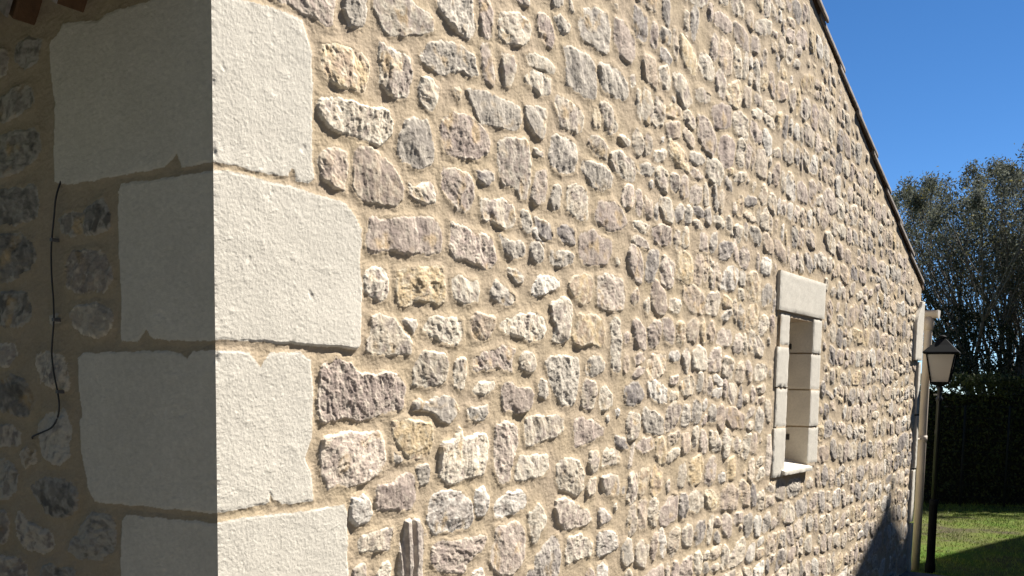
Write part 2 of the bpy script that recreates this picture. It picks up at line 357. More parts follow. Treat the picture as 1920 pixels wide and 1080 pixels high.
QR = [
[(380,-25),(440,0),(500,12),(565,37),(575,75),(583,100),(583,300),(586,335),(575,345),(552,340),(549,317),(543,315),(537,332),(500,327),(440,312),(380,300)],
[(380,315),(430,322),(550,352),(645,380),(662,405),(675,430),(672,500),(677,540),(675,590),(671,650),(665,655),(575,648),(480,641),(380,636)],
[(380,655),(465,660),(478,678),(485,690),(495,672),(505,660),(560,660),(580,675),(585,740),(582,820),(575,845),(570,860),(582,890),(585,940),(525,945),(510,937),(503,925),(502,940),(475,950),(380,965)],
[(380,986),(450,970),(575,957),(642,945),(649,965),(650,1080),(651,1175),(640,1190),(380,1330)],
]
QL = [
[(430,-60),(400,-60),(300,-10),(280,5),(240,15),(200,27),(185,40),(120,45),(115,60),(100,78),(97,90),(100,150),(107,200),(104,280),(105,343),(130,347),(240,328),(312,315),(325,300),(333,288),(345,316),(430,298)],
[(430,316),(350,330),(230,345),(225,360),(225,450),(230,540),(232,640),(260,642),(277,618),(290,635),(360,640),(430,636)],
[(430,652),(365,660),(355,672),(340,662),(315,657),(160,662),(148,670),(150,715),(157,780),(152,790),(157,860),(167,910),(180,940),(280,950),(430,965)],
[(430,984),(405,980),(240,965),(230,975),(230,1080),(229,1200),(240,1240),(430,1330)],
]
def tow(fn, px): return np.array([fn(*p) for p in px])
def clampq(P, sign):      # quoin outlines start beyond the arris
    P = P.copy(); P[:, 0] = np.where(P[:, 0]*sign < .004, -sign*.05, P[:, 0]); return P
def chaikin(P, k=1, q=.22):
    for _ in range(k):
        Q = np.roll(P, -1, 0); P = np.stack([P*(1-q)+Q*q, P*q+Q*(1-q)], 1).reshape(-1, 2)
    return P
def sdf(P, x, y):
    """signed distance, positive inside"""
    d = np.full(x.shape, 1e9, np.float32); ins = np.zeros(x.shape, bool)
    n = len(P)
    for i in range(n):
        a = P[i-1]; b = P[i]; ex, ey = b-a; L = ex*ex+ey*ey+1e-12
        t = np.clip(((x-a[0])*ex+(y-a[1])*ey)/L, 0, 1)
        dx = x-a[0]-t*ex; dy = y-a[1]-t*ey; d = np.minimum(d, dx*dx+dy*dy)
        c = ((a[1] > y) != (b[1] > y)) & (x < ex*(y-a[1])/(ey if abs(ey) > 1e-12 else 1e-12)+a[0]); ins ^= c
    d = np.sqrt(d); return np.where(ins, d, -d)

PAL = {'g': ((.48, .43, .36), (.36, .32, .275), (.70, .63, .52)), 'p': ((.52, .43, .36), (.40, .325, .28), (.72, .63, .51)),
       'o': ((.64, .50, .31), (.48, .37, .27), (.74, .65, .49)), 'c': ((.60, .515, .40), (.43, .36, .305), (.76, .69, .56)),
       'b': ((.56, .45, .34), (.42, .34, .28), (.72, .63, .49)), 'd': ((.38, .335, .295), (.26, .23, .215), (.62, .56, .47)),
       'w': ((.66, .60, .51), (.48, .42, .365), (.79, .74, .65)), 'S': ((.48, .41, .35), (.33, .28, .25), (.72, .65, .55)),
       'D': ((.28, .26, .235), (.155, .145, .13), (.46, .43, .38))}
MORT = np.array((.49, .395, .275)); LIME = np.array((.65, .61, .525))

class Stone:
    pass
def mk(P, pal, h, quoin=None, traced=False):
    s = Stone(); s.P = P; s.pal = pal; s.h = h; s.q = quoin; s.traced = traced
    s.c = P.mean(0); s.seed = rng.randint(1, 10**6); return s

class Occ:
    def __init__(s, x0, x1, z0, z1, r=.004):
        s.x0, s.z0, s.r = x0, z0, r; s.nx = int((x1-x0)/r)+1; s.nz = int((z1-z0)/r)+1
        s.m = np.zeros((s.nx, s.nz), bool)
    def cells(s, P, pad):
        a = np.clip(((P.min(0)-pad-(s.x0, s.z0))/s.r).astype(int), 0, None); b = ((P.max(0)+pad-(s.x0, s.z0))/s.r).astype(int)+2
        b = np.minimum(b, (s.nx, s.nz))
        if (b <= a).any(): return None
        X, Z = np.meshgrid(s.x0+np.arange(a[0], b[0])*s.r, s.z0+np.arange(a[1], b[1])*s.r, indexing='ij')
        return slice(a[0], b[0]), slice(a[1], b[1]), sdf(P, X.astype(np.float32), Z.astype(np.float32)) > -pad
    def mark(s, P, pad=.0):
        c = s.cells(P, pad)
        if c: s.m[c[0], c[1]] |= c[2]
    def frac(s, P, pad=.0):
        c = s.cells(P, pad)
        if not c: return 1.
        return (s.m[c[0], c[1]] & c[2]).sum()/max(1, c[2].sum())

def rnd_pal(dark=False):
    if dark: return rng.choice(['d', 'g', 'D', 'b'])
    return rng.choice(['c', 'p', 'g', 'b', 'o', 'w', 'c', 'd', 'p', 'c', 'b'], p=None)
def blob(cx, cz, w, h):
    """angular irregular outline filling a w x h cell"""
    n = rng.randint(7, 11); a = np.sort((np.arange(n)+rng.uniform(-.35, .35, n))/n*2*np.pi)
    e = rng.uniform(2.6, 5.)
    r = 1/(np.abs(np.cos(a))**e+np.abs(np.sin(a))**e)**(1/e)*rng.uniform(.84, 1.08, n)
    sh = rng.uniform(-.25, .25)
    P = np.stack([r*np.cos(a)*w/2, r*np.sin(a)*h/2], 1); P[:, 1] += sh*P[:, 0]; P[:, 0] += rng.uniform(-.3, .3)*P[:, 1]
    return P+(cx, cz)
def fill(occ, stones, x0, x1, z0, z1, blocked, dark, hm=(9, 16)):
    z = z0-.05
    while z < z1:
        ch = rng.uniform(.085, .128); x = x0+rng.uniform(-.1, 0)
        ph = rng.rand()*100
        while x < x1:
            wd = rng.choice([.048, .078, .108, .145, .19], p=[.14, .24, .28, .22, .12])*rng.uniform(.85, 1.2); hs = rng.uniform(.82, 1.12)
            zo = .045*float(noise(np.float32(x*1.5), np.float32(z*1.2), 5)); zc = z+ch/2+zo
            cells = [(x+wd/2, zc+rng.uniform(-.012, .012), wd-.001, ch*hs-.002)]
            if wd < .17 and rng.rand() < .2:
                k = rng.uniform(.4, .6); cells = [(x+wd/2, z+zo+ch*k/2, wd-.003, ch*k-.004), (x+wd/2, z+zo+ch*(k+1)/2, wd-.003, ch*(1-k)-.004)]
            for c in cells:
                P = blob(*c)
                if rng.rand() < .25: P[:, 1] += rng.uniform(-.012, .012)
                if blocked(P): continue
                if occ.frac(P, .001) < .04:
                    stones.append(mk(P, rnd_pal(dark), rng.uniform(*hm))); occ.mark(P, .002)
                else:
                    for sc in (.75, .55):
                        Q = P.mean(0)+(P-P.mean(0))*(sc, .9)
                        if occ.frac(Q, .004) < .01:
                            stones.append(mk(Q, rnd_pal(dark), rng.uniform(*hm))); occ.mark(Q, .004); break
            x += wd
        z += ch
    for _ in range(9000):
        cx = rng.uniform(x0, x1); cz = rng.uniform(z0, z1); sz = rng.uniform(.028, .075)
        P = blob(cx, cz, sz, sz*rng.uniform(.7, 1.2))
        if blocked(P) or occ.frac(P, .005) > 0: continue
        stones.append(mk(P, rnd_pal(dark), rng.uniform(7, 12))); occ.mark(P, .003)

# ---- gable stones
stR = []; occR = Occ(-.1, WL+.2, -.1, 3.7)
quoinsR = [clampq(tow(wall_at, q), 1) for q in QR]; quoinsL = [clampq(tow(side_at, q), -1) for q in QL]
quoinsR[3][-1] = (-.05, .99); quoinsR[3][-2] = (.345, .99); quoinsR[3][-3] = (.36, 1.0)
quoinsL[3][-1] = (.05, .99); quoinsL[3][-2] = (-.24, .99); quoinsL[3][-3] = (-.25, 1.0)
for z0, z1, a, b in ((.67, .975, .25, -.42), (.345, .655, .38, -.27), (.02, .33, .27, -.43)):
    for lst, sg, wd in ((quoinsR, 1, a), (quoinsL, -1, -b)):
        lst.append(np.array([(-.05*sg, z0), (sg*(wd-.01), z0+.004), (sg*wd, z0+.015), (sg*(wd+.006), (z0+z1)/2), (sg*wd, z1-.012), (sg*(wd-.012), z1), (-.05*sg, z1)]))
NQ = len(quoinsR)
for i, q in enumerate(quoinsR):
    stR.append(mk(q, 'L', 10, quoin=i)); stR[-1].h = 3.6; occR.mark(q, .008)
for t, pal, h, pts in RT:
    P = tow(wall_at, off(T[t], pts)); stR.append(mk(P, pal, h, traced=True)); occR.mark(P, .005)
WIN = (3.20, 3.905, 1.165, 2.085)
occR.mark(np.array([(WIN[0]-.006, WIN[2]), (WIN[1]+.006, WIN[2]), (WIN[1]+.006, WIN[3]+.006), (WIN[0]-.006, WIN[3]+.006)]), 0)
# tall grey slip beside the window's lower jamb
P = tow(wall_at, [(1436,815),(1444,812),(1446,860),(1441,893),(1432,893)]); stR.append(mk(P, 'p', 14, traced=True)); occR.mark(P, .004)
fz = wall_at(1160, 0)[0]
def blockedR(P):
    c = P.mean(0)
    if P[:, 0].min() < .25 and c[0] < .30: return True
    if P[:, 0].max() > WL+.0: return True
    if (P[:, 1] > roof_z(P[:, 0])-.025).any() or P[:, 1].min() < .01: return True
    x, y = proj((0, c[0], c[1])); return x < 1132 and -30 < y < 1095
fill(occR, stR, .2, WL, 0, 3.55, blockedR, False)
# ---- side wall stones
stL = []; occL = Occ(-3.3, .1, -.1, 2.6)
for i, q in enumerate(quoinsL):
    stL.append(mk(q, 'L', 10, quoin=i)); stL[-1].h = 3.6; occL.mark(q, .008)
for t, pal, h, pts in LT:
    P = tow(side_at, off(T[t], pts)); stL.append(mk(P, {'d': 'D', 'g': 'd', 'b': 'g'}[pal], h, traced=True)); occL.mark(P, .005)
def blockedL(P):
    c = P.mean(0)
    if P[:, 1].max() > 2.27 or P[:, 1].min() < .01 or c[0] > -.25: return True
    x, y = proj((c[0], 0, c[1])); return x > 5 and 0 < y < 1085
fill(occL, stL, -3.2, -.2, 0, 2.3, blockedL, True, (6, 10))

# ------------------------------------------------------------------ relief
def relief(Ug, Vg, ucol, stones, seed, soft=1.):
    """height, colour and stone id at every grid vertex (Ug,Vg: cols x rows)"""
    fl = np.float32; Ug = Ug.astype(fl); Vg = Vg.astype(fl)
    wu = Ug+.0045*noise(Ug*28, Vg*28, seed)+.0022*noise(Ug*80, Vg*80, seed+1)+.0012*noise(Ug*190, Vg*190, seed+60)
    wv = Vg+.0045*noise(Ug*28, Vg*28, seed+2)+.0022*noise(Ug*80, Vg*80, seed+3)+.0012*noise(Ug*190, Vg*190, seed+61)
    n1 = fbm(Ug*14, Vg*14, seed+4, 3); n2 = fbm(Ug*60, Vg*60, seed+8, 3); n3 = noise(Ug*230, Vg*230, seed+12)
    r2 = ridged(Ug*45, Vg*45, seed+13, 3)
    D = np.full(Ug.shape, -.05, fl); ID = np.full(Ug.shape, -1, np.int32)
    H = .0020*n1+.0009*n2+.0003*n3+.0007*np.abs(noise(Ug*30+Vg*12, Vg*110-Ug*30, seed+75))
    C = np.empty(Ug.shape+(3,), fl)
    mt = 1+.10*n1+.05*n2
    C[...] = MORT; C *= mt[..., None]
    C[..., 2] *= 1-.06*fbm(Ug*5, Vg*5, seed+20, 2)
    HS = np.zeros(Ug.shape, fl)
    asc = ucol[-1] > ucol[0]; uc = ucol if asc else -ucol
    for k, s in enumerate(stones):
        lo, hi = s.P.min(0)-.03, s.P.max(0)+.03
        a, b = (lo[0], hi[0]) if asc else (-hi[0], -lo[0])
        i0, i1 = np.searchsorted(uc, a), np.searchsorted(uc, b)
        if i1-i0 < 1: continue
        vv = Vg[i0:i1]; m = (vv > lo[1]) & (vv < hi[1]); ii, jj = np.nonzero(m)
        if len(ii) == 0: continue
        ii = ii+i0
        if s.q is not None:
            x = wu[ii, jj]*.5+Ug[ii, jj]*.5; y = wv[ii, jj]*.5+Vg[ii, jj]*.5
            d = sdf(s.P, x, y)
        else:
            x = wu[ii, jj]; y = wv[ii, jj]
            d = sdf(chaikin(s.P, 1, .14), x, y)+.0018
        prev = D[ii, jj]; D[ii, jj] = np.maximum(prev, d)
        ins = (d > 0) & (d > prev); ii = ii[ins]; jj = jj[ins]; d = d[ins]; x = x[ins]; y = y[ins]
        if len(ii) == 0: continue
        ID[ii, jj] = k; r = np.random.RandomState(s.seed)
        g1, g2, g3, rr = n1[ii, jj], n2[ii, jj], n3[ii, jj], r2[ii, jj]
        if s.q is not None:
            e = np.clip(d/.004, 0, 1)**.55
            p1 = noise(x*95, y*95, seed+30); pit = sstep(.42, .75, noise(x*55, y*22+9, seed+31)*.6+noise(x*210, y*150, seed+32)*.6)
            lump = .0009*g1+.0003*noise(x*140, y*140, seed+33)+.0002*g3+.0002*p1
            chip = sstep(.55, .8, noise(x*17+s.q*5, y*17, seed+34)*.85+.3*noise(x*70, y*70, seed+35))
            ex = .006*sstep(.02, .4, x)*sstep(1.80, 1.63, y) if s.q == 1 and asc else 0
            HS[ii, jj] = e*(s.h*.001+ex)+lump-.0005*pit-.0016*chip
            cc = LIME*(1+.05*g1+.05*p1)[:, None]
            cc = cc*(1-.06*fbm(x*6, y*6, seed+36, 2))[:, None]
            C[ii, jj] = cc*np.where(chip > .3, 1.08, 1.)[:, None]
            continue
        c = s.c; w_ = s.P.max(0)-s.P.min(0); hh = s.h*.00036*soft+.0022
        # faceted dome: lowest of several tilted planes
        tx, ty = r.normal(0, .035, 2)+(.0, .01)
        z = hh*1.18+tx*(x-c[0])+ty*(y-c[1])
        for q in range(r.randint(3, 7)):
            an = r.uniform(0, 2*math.pi); sl = r.uniform(.05, .26); of = r.uniform(.15, .46)*min(w_)
            z = np.minimum(z, hh*r.uniform(.95, 1.2)-sl*((x-c[0])*math.cos(an)+(y-c[1])*math.sin(an)-of))
        z = np.maximum(z, hh*.72)
        # fissured, laminated break lines in one direction
        an = r.choice([0., 1.57, .8, 2.3])+r.normal(0, .35); ca, sa = math.cos(an), math.sin(an)
        X = (x*ca+y*sa); Y = (-x*sa+y*ca)
        o = s.seed % 97
        st = r.uniform(1.6, 3.2)
        b1 = ridged(X*22+o, Y*22*st+o, seed+40, 3, .55)
        b2 = noise(X*60+o, Y*60*st, seed+44)
        stepn = noise(X*16+o, Y*26+o, seed+45)*2.2+.35*g2; stp = np.floor(stepn)+sstep(.35, .65, stepn-np.floor(stepn))
        am = r.uniform(.5, 1.05)
        stepm = noise(X*44+o, Y*70+o, seed+46)*1.8+.3*g3; stq = np.floor(stepm)+sstep(.3, .6, stepm-np.floor(stepm))
        det = am*(.0006*b1+.0006*b2+.0018*stp+.0007*stq+.0004*rr+.0005*g3+.0008*g2)
        if s.pal == 'S':
            wq = np.sin(Ug[ii, jj]*150+Vg[ii, jj]*12+.8*np.sin(Ug[ii, jj]*63)); det = .0045*np.clip(wq*2.5+.6, -1, 1)+.0015*g2
        wd = r.uniform(.004, .008)
        e = np.clip(d/wd, 0, 1); e = e**.6
        hz = z+det*soft
        HS[ii, jj] = e*hz
        A, B, W = [np.array(q) for q in PAL[s.pal]]
        tint = 1+r.normal(0, .07)
        f = sstep(-.15, .35, fbm(x*20+o, y*20, seed+50, 3)+r.normal(0, .2))[:, None]
        cc = (A*(1-f)+B*f)*.92
        if r.rand() < .5:
            f3 = sstep(.1, .5, fbm(x*17+o+7, y*17, seed+54, 2))[:, None]; cc = cc*(1-f3*.7)+np.array((.56, .41, .23))*f3*.7*(.5 if s.pal == 'd' else 1)
        wash = sstep(.05, .55, .55*b1+.5*fbm(x*50, y*50+o, seed+57, 2)+.45*(1-np.clip(d/.014, 0, 1))-.1+r.normal(0, .12))[:, None]
        cc = cc*(1-wash*.75)+W*wash*.75
        spot = sstep(.45, .7, noise(x*120+o, y*120, seed+59))[:, None]; cc = cc*(1-.14*spot)
        C[ii, jj] = cc*tint
    near = np.clip(-D, 0, .03)
    H = H+.0012+.0026*np.exp(-near/.009)+.0014*np.exp(-near/.012)*noise(Ug*22, Vg*22, seed+70)
    # mortar is pointed up to a wavy level; a stone shows only where it stands above it
    lev = H-.0002-.003*(D > .008)
    isq = (ID >= 0) & (ID < NQ)
    st_ = np.where(isq, np.maximum(HS+.0012, H+.0002), HS)
    low = (ID >= 0) & ~isq & (st_ < lev)
    mtc = MORT*(1+.10*n1+.05*n2)[..., None]
    out = np.where((ID >= 0) & ~low, st_, H+.0012*0)
    C[low] = mtc[low]; ID[low] = -1
    return out, C, ID

SUNBAD = None
def grid_faces(nc, nr, flip):
    i, j = np.meshgrid(np.arange(nc-1), np.arange(nr-1), indexing='ij'); a = (i*nr+j).ravel()
    f = np.stack([a, a+nr, a+nr+1, a+1], 1)
    return f[:, ::-1] if flip else f

# gable columns: spacing follows how large the wall shows
us = [0.]
while us[-1] < WL:
    u = us[-1]; x0 = proj((0, u, 1.5))[0]; x1 = proj((0, u+.01, 1.5))[0]
    us.append(u+min(.0075, .01*1.35/(x1-x0)))
us = np.array(us); us[-1] = WL
px = np.linspace(330, 1745, 40); tp = np.array([wall_at(x, -45) for x in px]); bt = np.array([wall_at(x, 1125) for x in px])
top = np.minimum(np.interp(us, tp[:, 0], tp[:, 1]), roof_z(us)-.01); bot = np.maximum(np.interp(us, bt[:, 0], bt[:, 1]), .35)
tt = np.linspace(0, 1, 830); t0 = np.linspace(0, 1, 60, endpoint=False); t2 = np.linspace(0, 1, 40)[1:]
VR = np.concatenate([bot[:, None]*t0, bot[:, None]+(top-bot)[:, None]*tt, top[:, None]+(roof_z(us)-top)[:, None]*t2], 1)
UR = np.repeat(us[:, None], VR.shape[1], 1)
HR, CR, IR = relief(UR, VR, us, stR, 100)
# side wall columns
ls = [0.]
while ls[-1] > -3.2:
    u = ls[-1]
    if u > -.8: x0 = proj((u, 0, 1.5))[0]; x1 = proj((u-.01, 0, 1.5))[0]; ls.append(u-.01*1.6/(x0-x1))
    else: ls.append(u-.011)
ls = np.array(ls)
px = np.linspace(-260, 420, 20); tp = np.array([side_at(x, -45) for x in px]); bt = np.array([side_at(x, 1125) for x in px])
top = np.minimum(np.interp(ls, tp[:, 0], tp[:, 1]), 2.30); bot = np.interp(ls, bt[:, 0], bt[:, 1])
tt = np.linspace(0, 1, 700)
VL = np.concatenate([bot[:, None]*t0, bot[:, None]+(top-bot)[:, None]*tt, top[:, None]+(2.43-top)[:, None]*t2], 1)
UL = np.repeat(ls[:, None], VL.shape[1], 1)
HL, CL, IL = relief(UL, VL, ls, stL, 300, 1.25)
CL[IL < 0] *= np.array((.78, .80, .84), np.float32); CL[(IL >= 0) & (IL < NQ)] *= np.array((.95, .95, .97), np.float32)  # side wall mortar and corner stone faces darkened: shade put into the colour
# common arris
hA = HR[0]; vA = VR[0]
hA = np.convolve(np.pad(hA, 2, 'edge'), np.ones(5)/5, 'valid')+.0009*noise(vA*90, vA*0, 71)+.0006*noise(vA*260, vA*0, 73)+.0012*noise(vA*22, vA*0, 74)-.0035*sstep(.1, .8, noise(vA*24, vA*0+4, 72))
bR = sstep(.010, 0, us)[:, None]; bL = sstep(.010, 0, -ls)[:, None]
HR = HR*(1-bR)+np.interp(VR, vA, hA)*bR
HL = HL*(1-bL)+np.interp(VL, vA, hA)*bL
wR = np.clip(1-us/.02, 0, 1)[:, None]; wL = np.clip(1+ls/.02, 0, 1)[:, None]
VTR = np.stack([HR, UR-HR*wR, VR], 2).reshape(-1, 3); VTL = np.stack([UL+HL*wL, -HL, VL], 2).reshape(-1, 3)
FR = grid_faces(len(us), VR.shape[1], False); FL = grid_faces(len(ls), VL.shape[1], True)
cen = VTR[FR[:, 0]]
FR = FR[~((cen[:, 1] > WIN[0]+.03) & (cen[:, 1] < WIN[1]-.03) & (cen[:, 2] > WIN[2]+.03) & (cen[:, 2] < WIN[3]-.03))]
idR = IR.ravel()[FR].max(1); idL = IL.ravel()[FL].max(1)
CRf = CR.reshape(-1, 3); CLf = CL.reshape(-1, 3)

# ------------------------------------------------------------------ the house
house = empty('stone_house', (0, 0, 0))
tag(house, 'sunlit rubble stone house with pale dressed corner stones and a narrow slit window', 'house')
def sub(V, Fs, C, sel):
    f = Fs[sel]; ui, inv = np.unique(f, return_inverse=True); return V[ui], inv.reshape(f.shape), C[ui]
def cut(name, V, Fs, C, sel, mat, parent):
    v, f, c = sub(V, Fs, C, sel); return mesh_obj(name, v, f, mat, parent, True, np.clip(c, 0, 1))
gable = cut('gable_wall', VTR, FR, CRf, idR < 0, M_MORT, house)
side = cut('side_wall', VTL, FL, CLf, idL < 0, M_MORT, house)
def order(idx):
    o = np.argsort(idx, kind='stable'); return o, idx[o]
oR, sR = order(idR); oL, sL = order(idL)
def faces_of(o, s, k): return o[np.searchsorted(s, k):np.searchsorted(s, k+1)]
for i in range(NQ):
    v1, f1, c1 = sub(VTR, FR, CRf, faces_of(oR, sR, i)); v2, f2, c2 = sub(VTL, FL, CLf, faces_of(oL, sL, i))
    q = mesh_obj('corner_stone', np.concatenate([v1, v2]), np.concatenate([f1, f2+len(v1)]), M_LIME, house, True, np.clip(np.concatenate([c1, c2]), 0, 1))
def vis_area(s, lift):
    P = np.array([proj(lift(p)) for p in s.P]); P[:, 0] = np.clip(P[:, 0], 0, 1920); P[:, 1] = np.clip(P[:, 1], 0, 1080)
    x, y = P.T; return abs((x*np.roll(y, -1)-y*np.roll(x, -1)).sum())/2
cand = [(vis_area(s, lambda p: (0, p[0], p[1])), 'R', k) for k, s in enumerate(stR) if s.q is None]
cand += [(vis_area(s, lambda p: (p[0], 0, p[1])), 'L', k) for k, s in enumerate(stL) if s.q is None]
cand.sort(reverse=True); big = cand[:100]; used = {('R', k) for a, w_, k in big if w_ == 'R'} | {('L', k) for a, w_, k in big if w_ == 'L'}
PLAB = {'o': 'ochre stained rubble stone', 'w': 'whitish rubble stone', 'D': 'dark grey rubble stone', 'S': 'layered rubble stone with deep upright grooves'}
for a, w_, k in big:
    if w_ == 'R': o = cut('rubble_stone', VTR, FR, CRf, faces_of(oR, sR, k), M_RUB, gable); s = stR[k]
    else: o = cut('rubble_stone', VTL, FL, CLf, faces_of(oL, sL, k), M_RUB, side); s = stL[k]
    if s.pal in PLAB: o['label'] = PLAB[s.pal]
ur = np.array([('R', k) in used for k in range(len(stR))]); ul = np.array([('L', k) in used for k in range(len(stL))])
mR = (idR >= NQ) & ~ur[np.maximum(idR, 0)]; mL = (idL >= NQ) & ~ul[np.maximum(idL, 0)]
v1, f1, c1 = sub(VTR, FR, CRf, mR); v2, f2, c2 = sub(VTL, FL, CLf, mL)
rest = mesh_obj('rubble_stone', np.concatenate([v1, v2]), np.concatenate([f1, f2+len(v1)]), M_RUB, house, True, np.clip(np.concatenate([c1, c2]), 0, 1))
tag(rest, kind='stuff')
# wall core behind the relief (also the far and hidden sides)
b = MB()
for a, c in (((-.3, -.0+.002, 0), (-.012, WIN[0]+.02, 2.2)), ((-.3, WIN[1]-.02, 0), (-.012, WL-.002, 2.2)), ((-.3, WIN[0]+.02, 0), (-.012, WIN[1]-.02, WIN[2]+.02))):
    b.box(a, c)
zr = float(roof_z(np.array(0.)));
prof = [(.002, 2.2), (WL-.002, 2.2), (RIDGE, float(roof_z(np.array(RIDGE)))-.02)]
V = [(x, y, z) for x in (-.3, -.012) for y, z in prof]
b.add(V, [(0, 1, 2)[::-1], (3, 4, 5), (0, 1, 4, 3), (1, 2, 5, 4), (2, 0, 3, 5)])
b.box((-3.2, .012, 0), (-.3, .3, 2.25)); b.box((-3.2, WL-.3, 0), (-.3, WL-.002, 2.2)); b.box((-3.4, .012, 0), (-3.2, WL, 2.2))
b.build('wall_core', plain('lime_render', (.45, .36, .25), .95), house)

# far corner strip and back edge of the gable: pale dressed stones
zs = [0, .34, .66, .97, 1.3, 1.62, 1.93, 2.2]
def stone_block(name, a, bb, parent, seed, chip=.004, n=None, mat=None, warp=None):
    """box subdivided and roughened: a dressed block with worn arrises"""
    a = np.array(a, float); bb = np.array(bb, float); sz = bb-a; n = np.maximum(2, np.minimum(40, (sz/.010).astype(int))) if n is None else n
    V = []; Fs = []
    def face(ax, side_):
        o1, o2 = [k for k in range(3) if k != ax]
        g1, g2 = np.meshgrid(np.linspace(0, 1, n[o1]+1), np.linspace(0, 1, n[o2]+1), indexing='ij')
        P = np.zeros(g1.shape+(3,)); P[..., o1] = g1; P[..., o2] = g2; P[..., ax] = side_
        base = sum(len(v) for v in V); V.append(P.reshape(-1, 3)); f = grid_faces(n[o1]+1, n[o2]+1, (ax == 1) == (side_ == 1))+base; Fs.append(f)
    for ax in range(3):
        for s_ in (0, 1): face(ax, s_)
    P = np.concatenate(V); f = np.concatenate(Fs)
    W = a+P*sz
    # worn edges: pull in where two coordinates are near the box edge
    dist = np.minimum(P, 1-P)*sz; ds = np.sort(dist, 1); edge = np.clip(1-ds[:, 1]/.006, 0, 1)
    nn = noise(W[:, 1]*40+seed, W[:, 2]*40+W[:, 0]*31, seed % 50+400)
    cen_ = (a+bb)/2; dirn = (cen_-W); dirn /= np.linalg.norm(dirn, axis=1)[:, None]+1e-9
    W = W+dirn*(edge**1.5*(chip*(.35+1.6*np.maximum(0, nn-.15))))[:, None]
    r_ = .0012*noise(W[:, 1]*60+W[:, 0]*47, W[:, 2]*60, seed % 50+430); W = W+dirn*r_[:, None]
    if warp: W = warp(W)
    col = LIME*np.ones((len(W), 3))*(1+.07*noise(W[:, 1]*15+W[:, 0]*15+seed, W[:, 2]*15, 460))[:, None]
    return mesh_obj(name, W, f, mat or M_LIME, parent, True, col)
FCZ = [0, .36, .70, 1.06, 1.42, 1.775, 2.17]; FCW = [.05, .03, .06, .03, .05, .19]
for i in range(6):
    stone_block('corner_stone', (-.29, WL-FCW[i], FCZ[i]+.005), (.022+.004*(i % 2), WL+.02, FCZ[i+1]-.005), house, 17+i, .006, warp=(lambda W: W+np.stack([0*W[:, 0], .13*sstep(2.0, 2.17, W[:, 2])*sstep(WL-.02, WL-.19, W[:, 1]), 0*W[:, 0]], 1)) if i == 5 else None)

# ---- window
A0, A1 = 3.392, 3.742          # clear opening
SZ0, SZ1 = 1.235, 1.905
DEP = .55
wf = MB()
for a, c in (((-DEP-.05, A0-.02, SZ0), (-DEP, A0+.03, SZ1)), ((-DEP-.05, A1-.03, SZ0), (-DEP, A1+.02, SZ1)), ((-DEP-.05, A0+.03, SZ0), (-DEP, A1-.03, SZ0+.05)), ((-DEP-.05, A0+.03, SZ1-.05), (-DEP, A1-.03, SZ1))): wf.box(a, c)
win = wf.build('window', M_DARK, house, bevel=.004)
M_GLASS = plain('dark_glass', (.02, .025, .03), .05)
g = MB(); g.box((-DEP-.03, A0+.028, SZ0+.048), (-DEP-.02, A1-.028, SZ1-.048)); g.build('pane', M_GLASS, win)
stone_block('lintel', (-.50, 3.212, 1.912), (.016, 3.905, 2.083), win, 3, .006)
jy = {'n': [(1.76, 1.906, 3.262), (1.578, 1.754, 3.222), (1.40, 1.572, 3.243), (1.175, 1.394, 3.222)], 'f': [(1.745, 1.906, 3.880), (1.572, 1.739, 3.893), (1.395, 1.566, 3.885), (1.213, 1.389, 3.905)]}
for k, (z0, z1, e) in enumerate(jy['n']):
    stone_block('jamb_stone', (-.53, e, z0), (.008+.004*(k % 2), A0+(.0, -.006, .004, -.008)[k], z1), win, 21+k, .005, warp=lambda W: W-np.stack([0*W[:, 0], .9*np.maximum(0, -.03-W[:, 0])*sstep(e+.02, A0-.02, W[:, 1]), 0*W[:, 0]], 1))
for k, (z0, z1, e) in enumerate(jy['f']):
    stone_block('jamb_stone', (-.53, A1-(.0, .006, .002, .0)[k], z0), (.008+.004*((k+1) % 2), e, z1), win, 41+k, .005)
mj = MB()                                       # mortar beds between the jamb stones
mj.box((-.33, 3.262, 1.2), (.0065, A0-.003, 1.91)); mj.box((-.33, A1+.0085, 1.2), (.0065, 3.875, 1.91)); mj.box((-.30, 3.235, 1.89), (.005, 3.885, 1.95))
mj.build('mortar_bed', plain('mortar_plain', (.50, .40, .28), .95, 0, 60, .12, [(150, .002, 4)]), win)
def sillwarp(W):
    W = W.copy(); t = np.clip((.05-W[:, 0])/.35, 0, 1.2); W[:, 2] += t*.10; return W
M_SILL = stone_mat('pale_sill', [(200, .0008, 4)], .04, 60)
stone_block('sill', (-.50, A0-.055, 1.176), (.030, A1+.02, 1.194), win, 77, .004, warp=sillwarp, mat=M_SILL)
for (x, z) in ((1474, 819), (1478, 650)):
    y, z_ = A1, 0
    d = ray(x, z); P = CAM+d*(A1-CAM[1])/d[1]
    h = MB(); h.box((P[0]-.016, A1-.012, P[2]-.014), (P[0]+.016, A1+.01, P[2]+.014)); h.build('hinge_socket', M_DARK, win, bevel=.002)

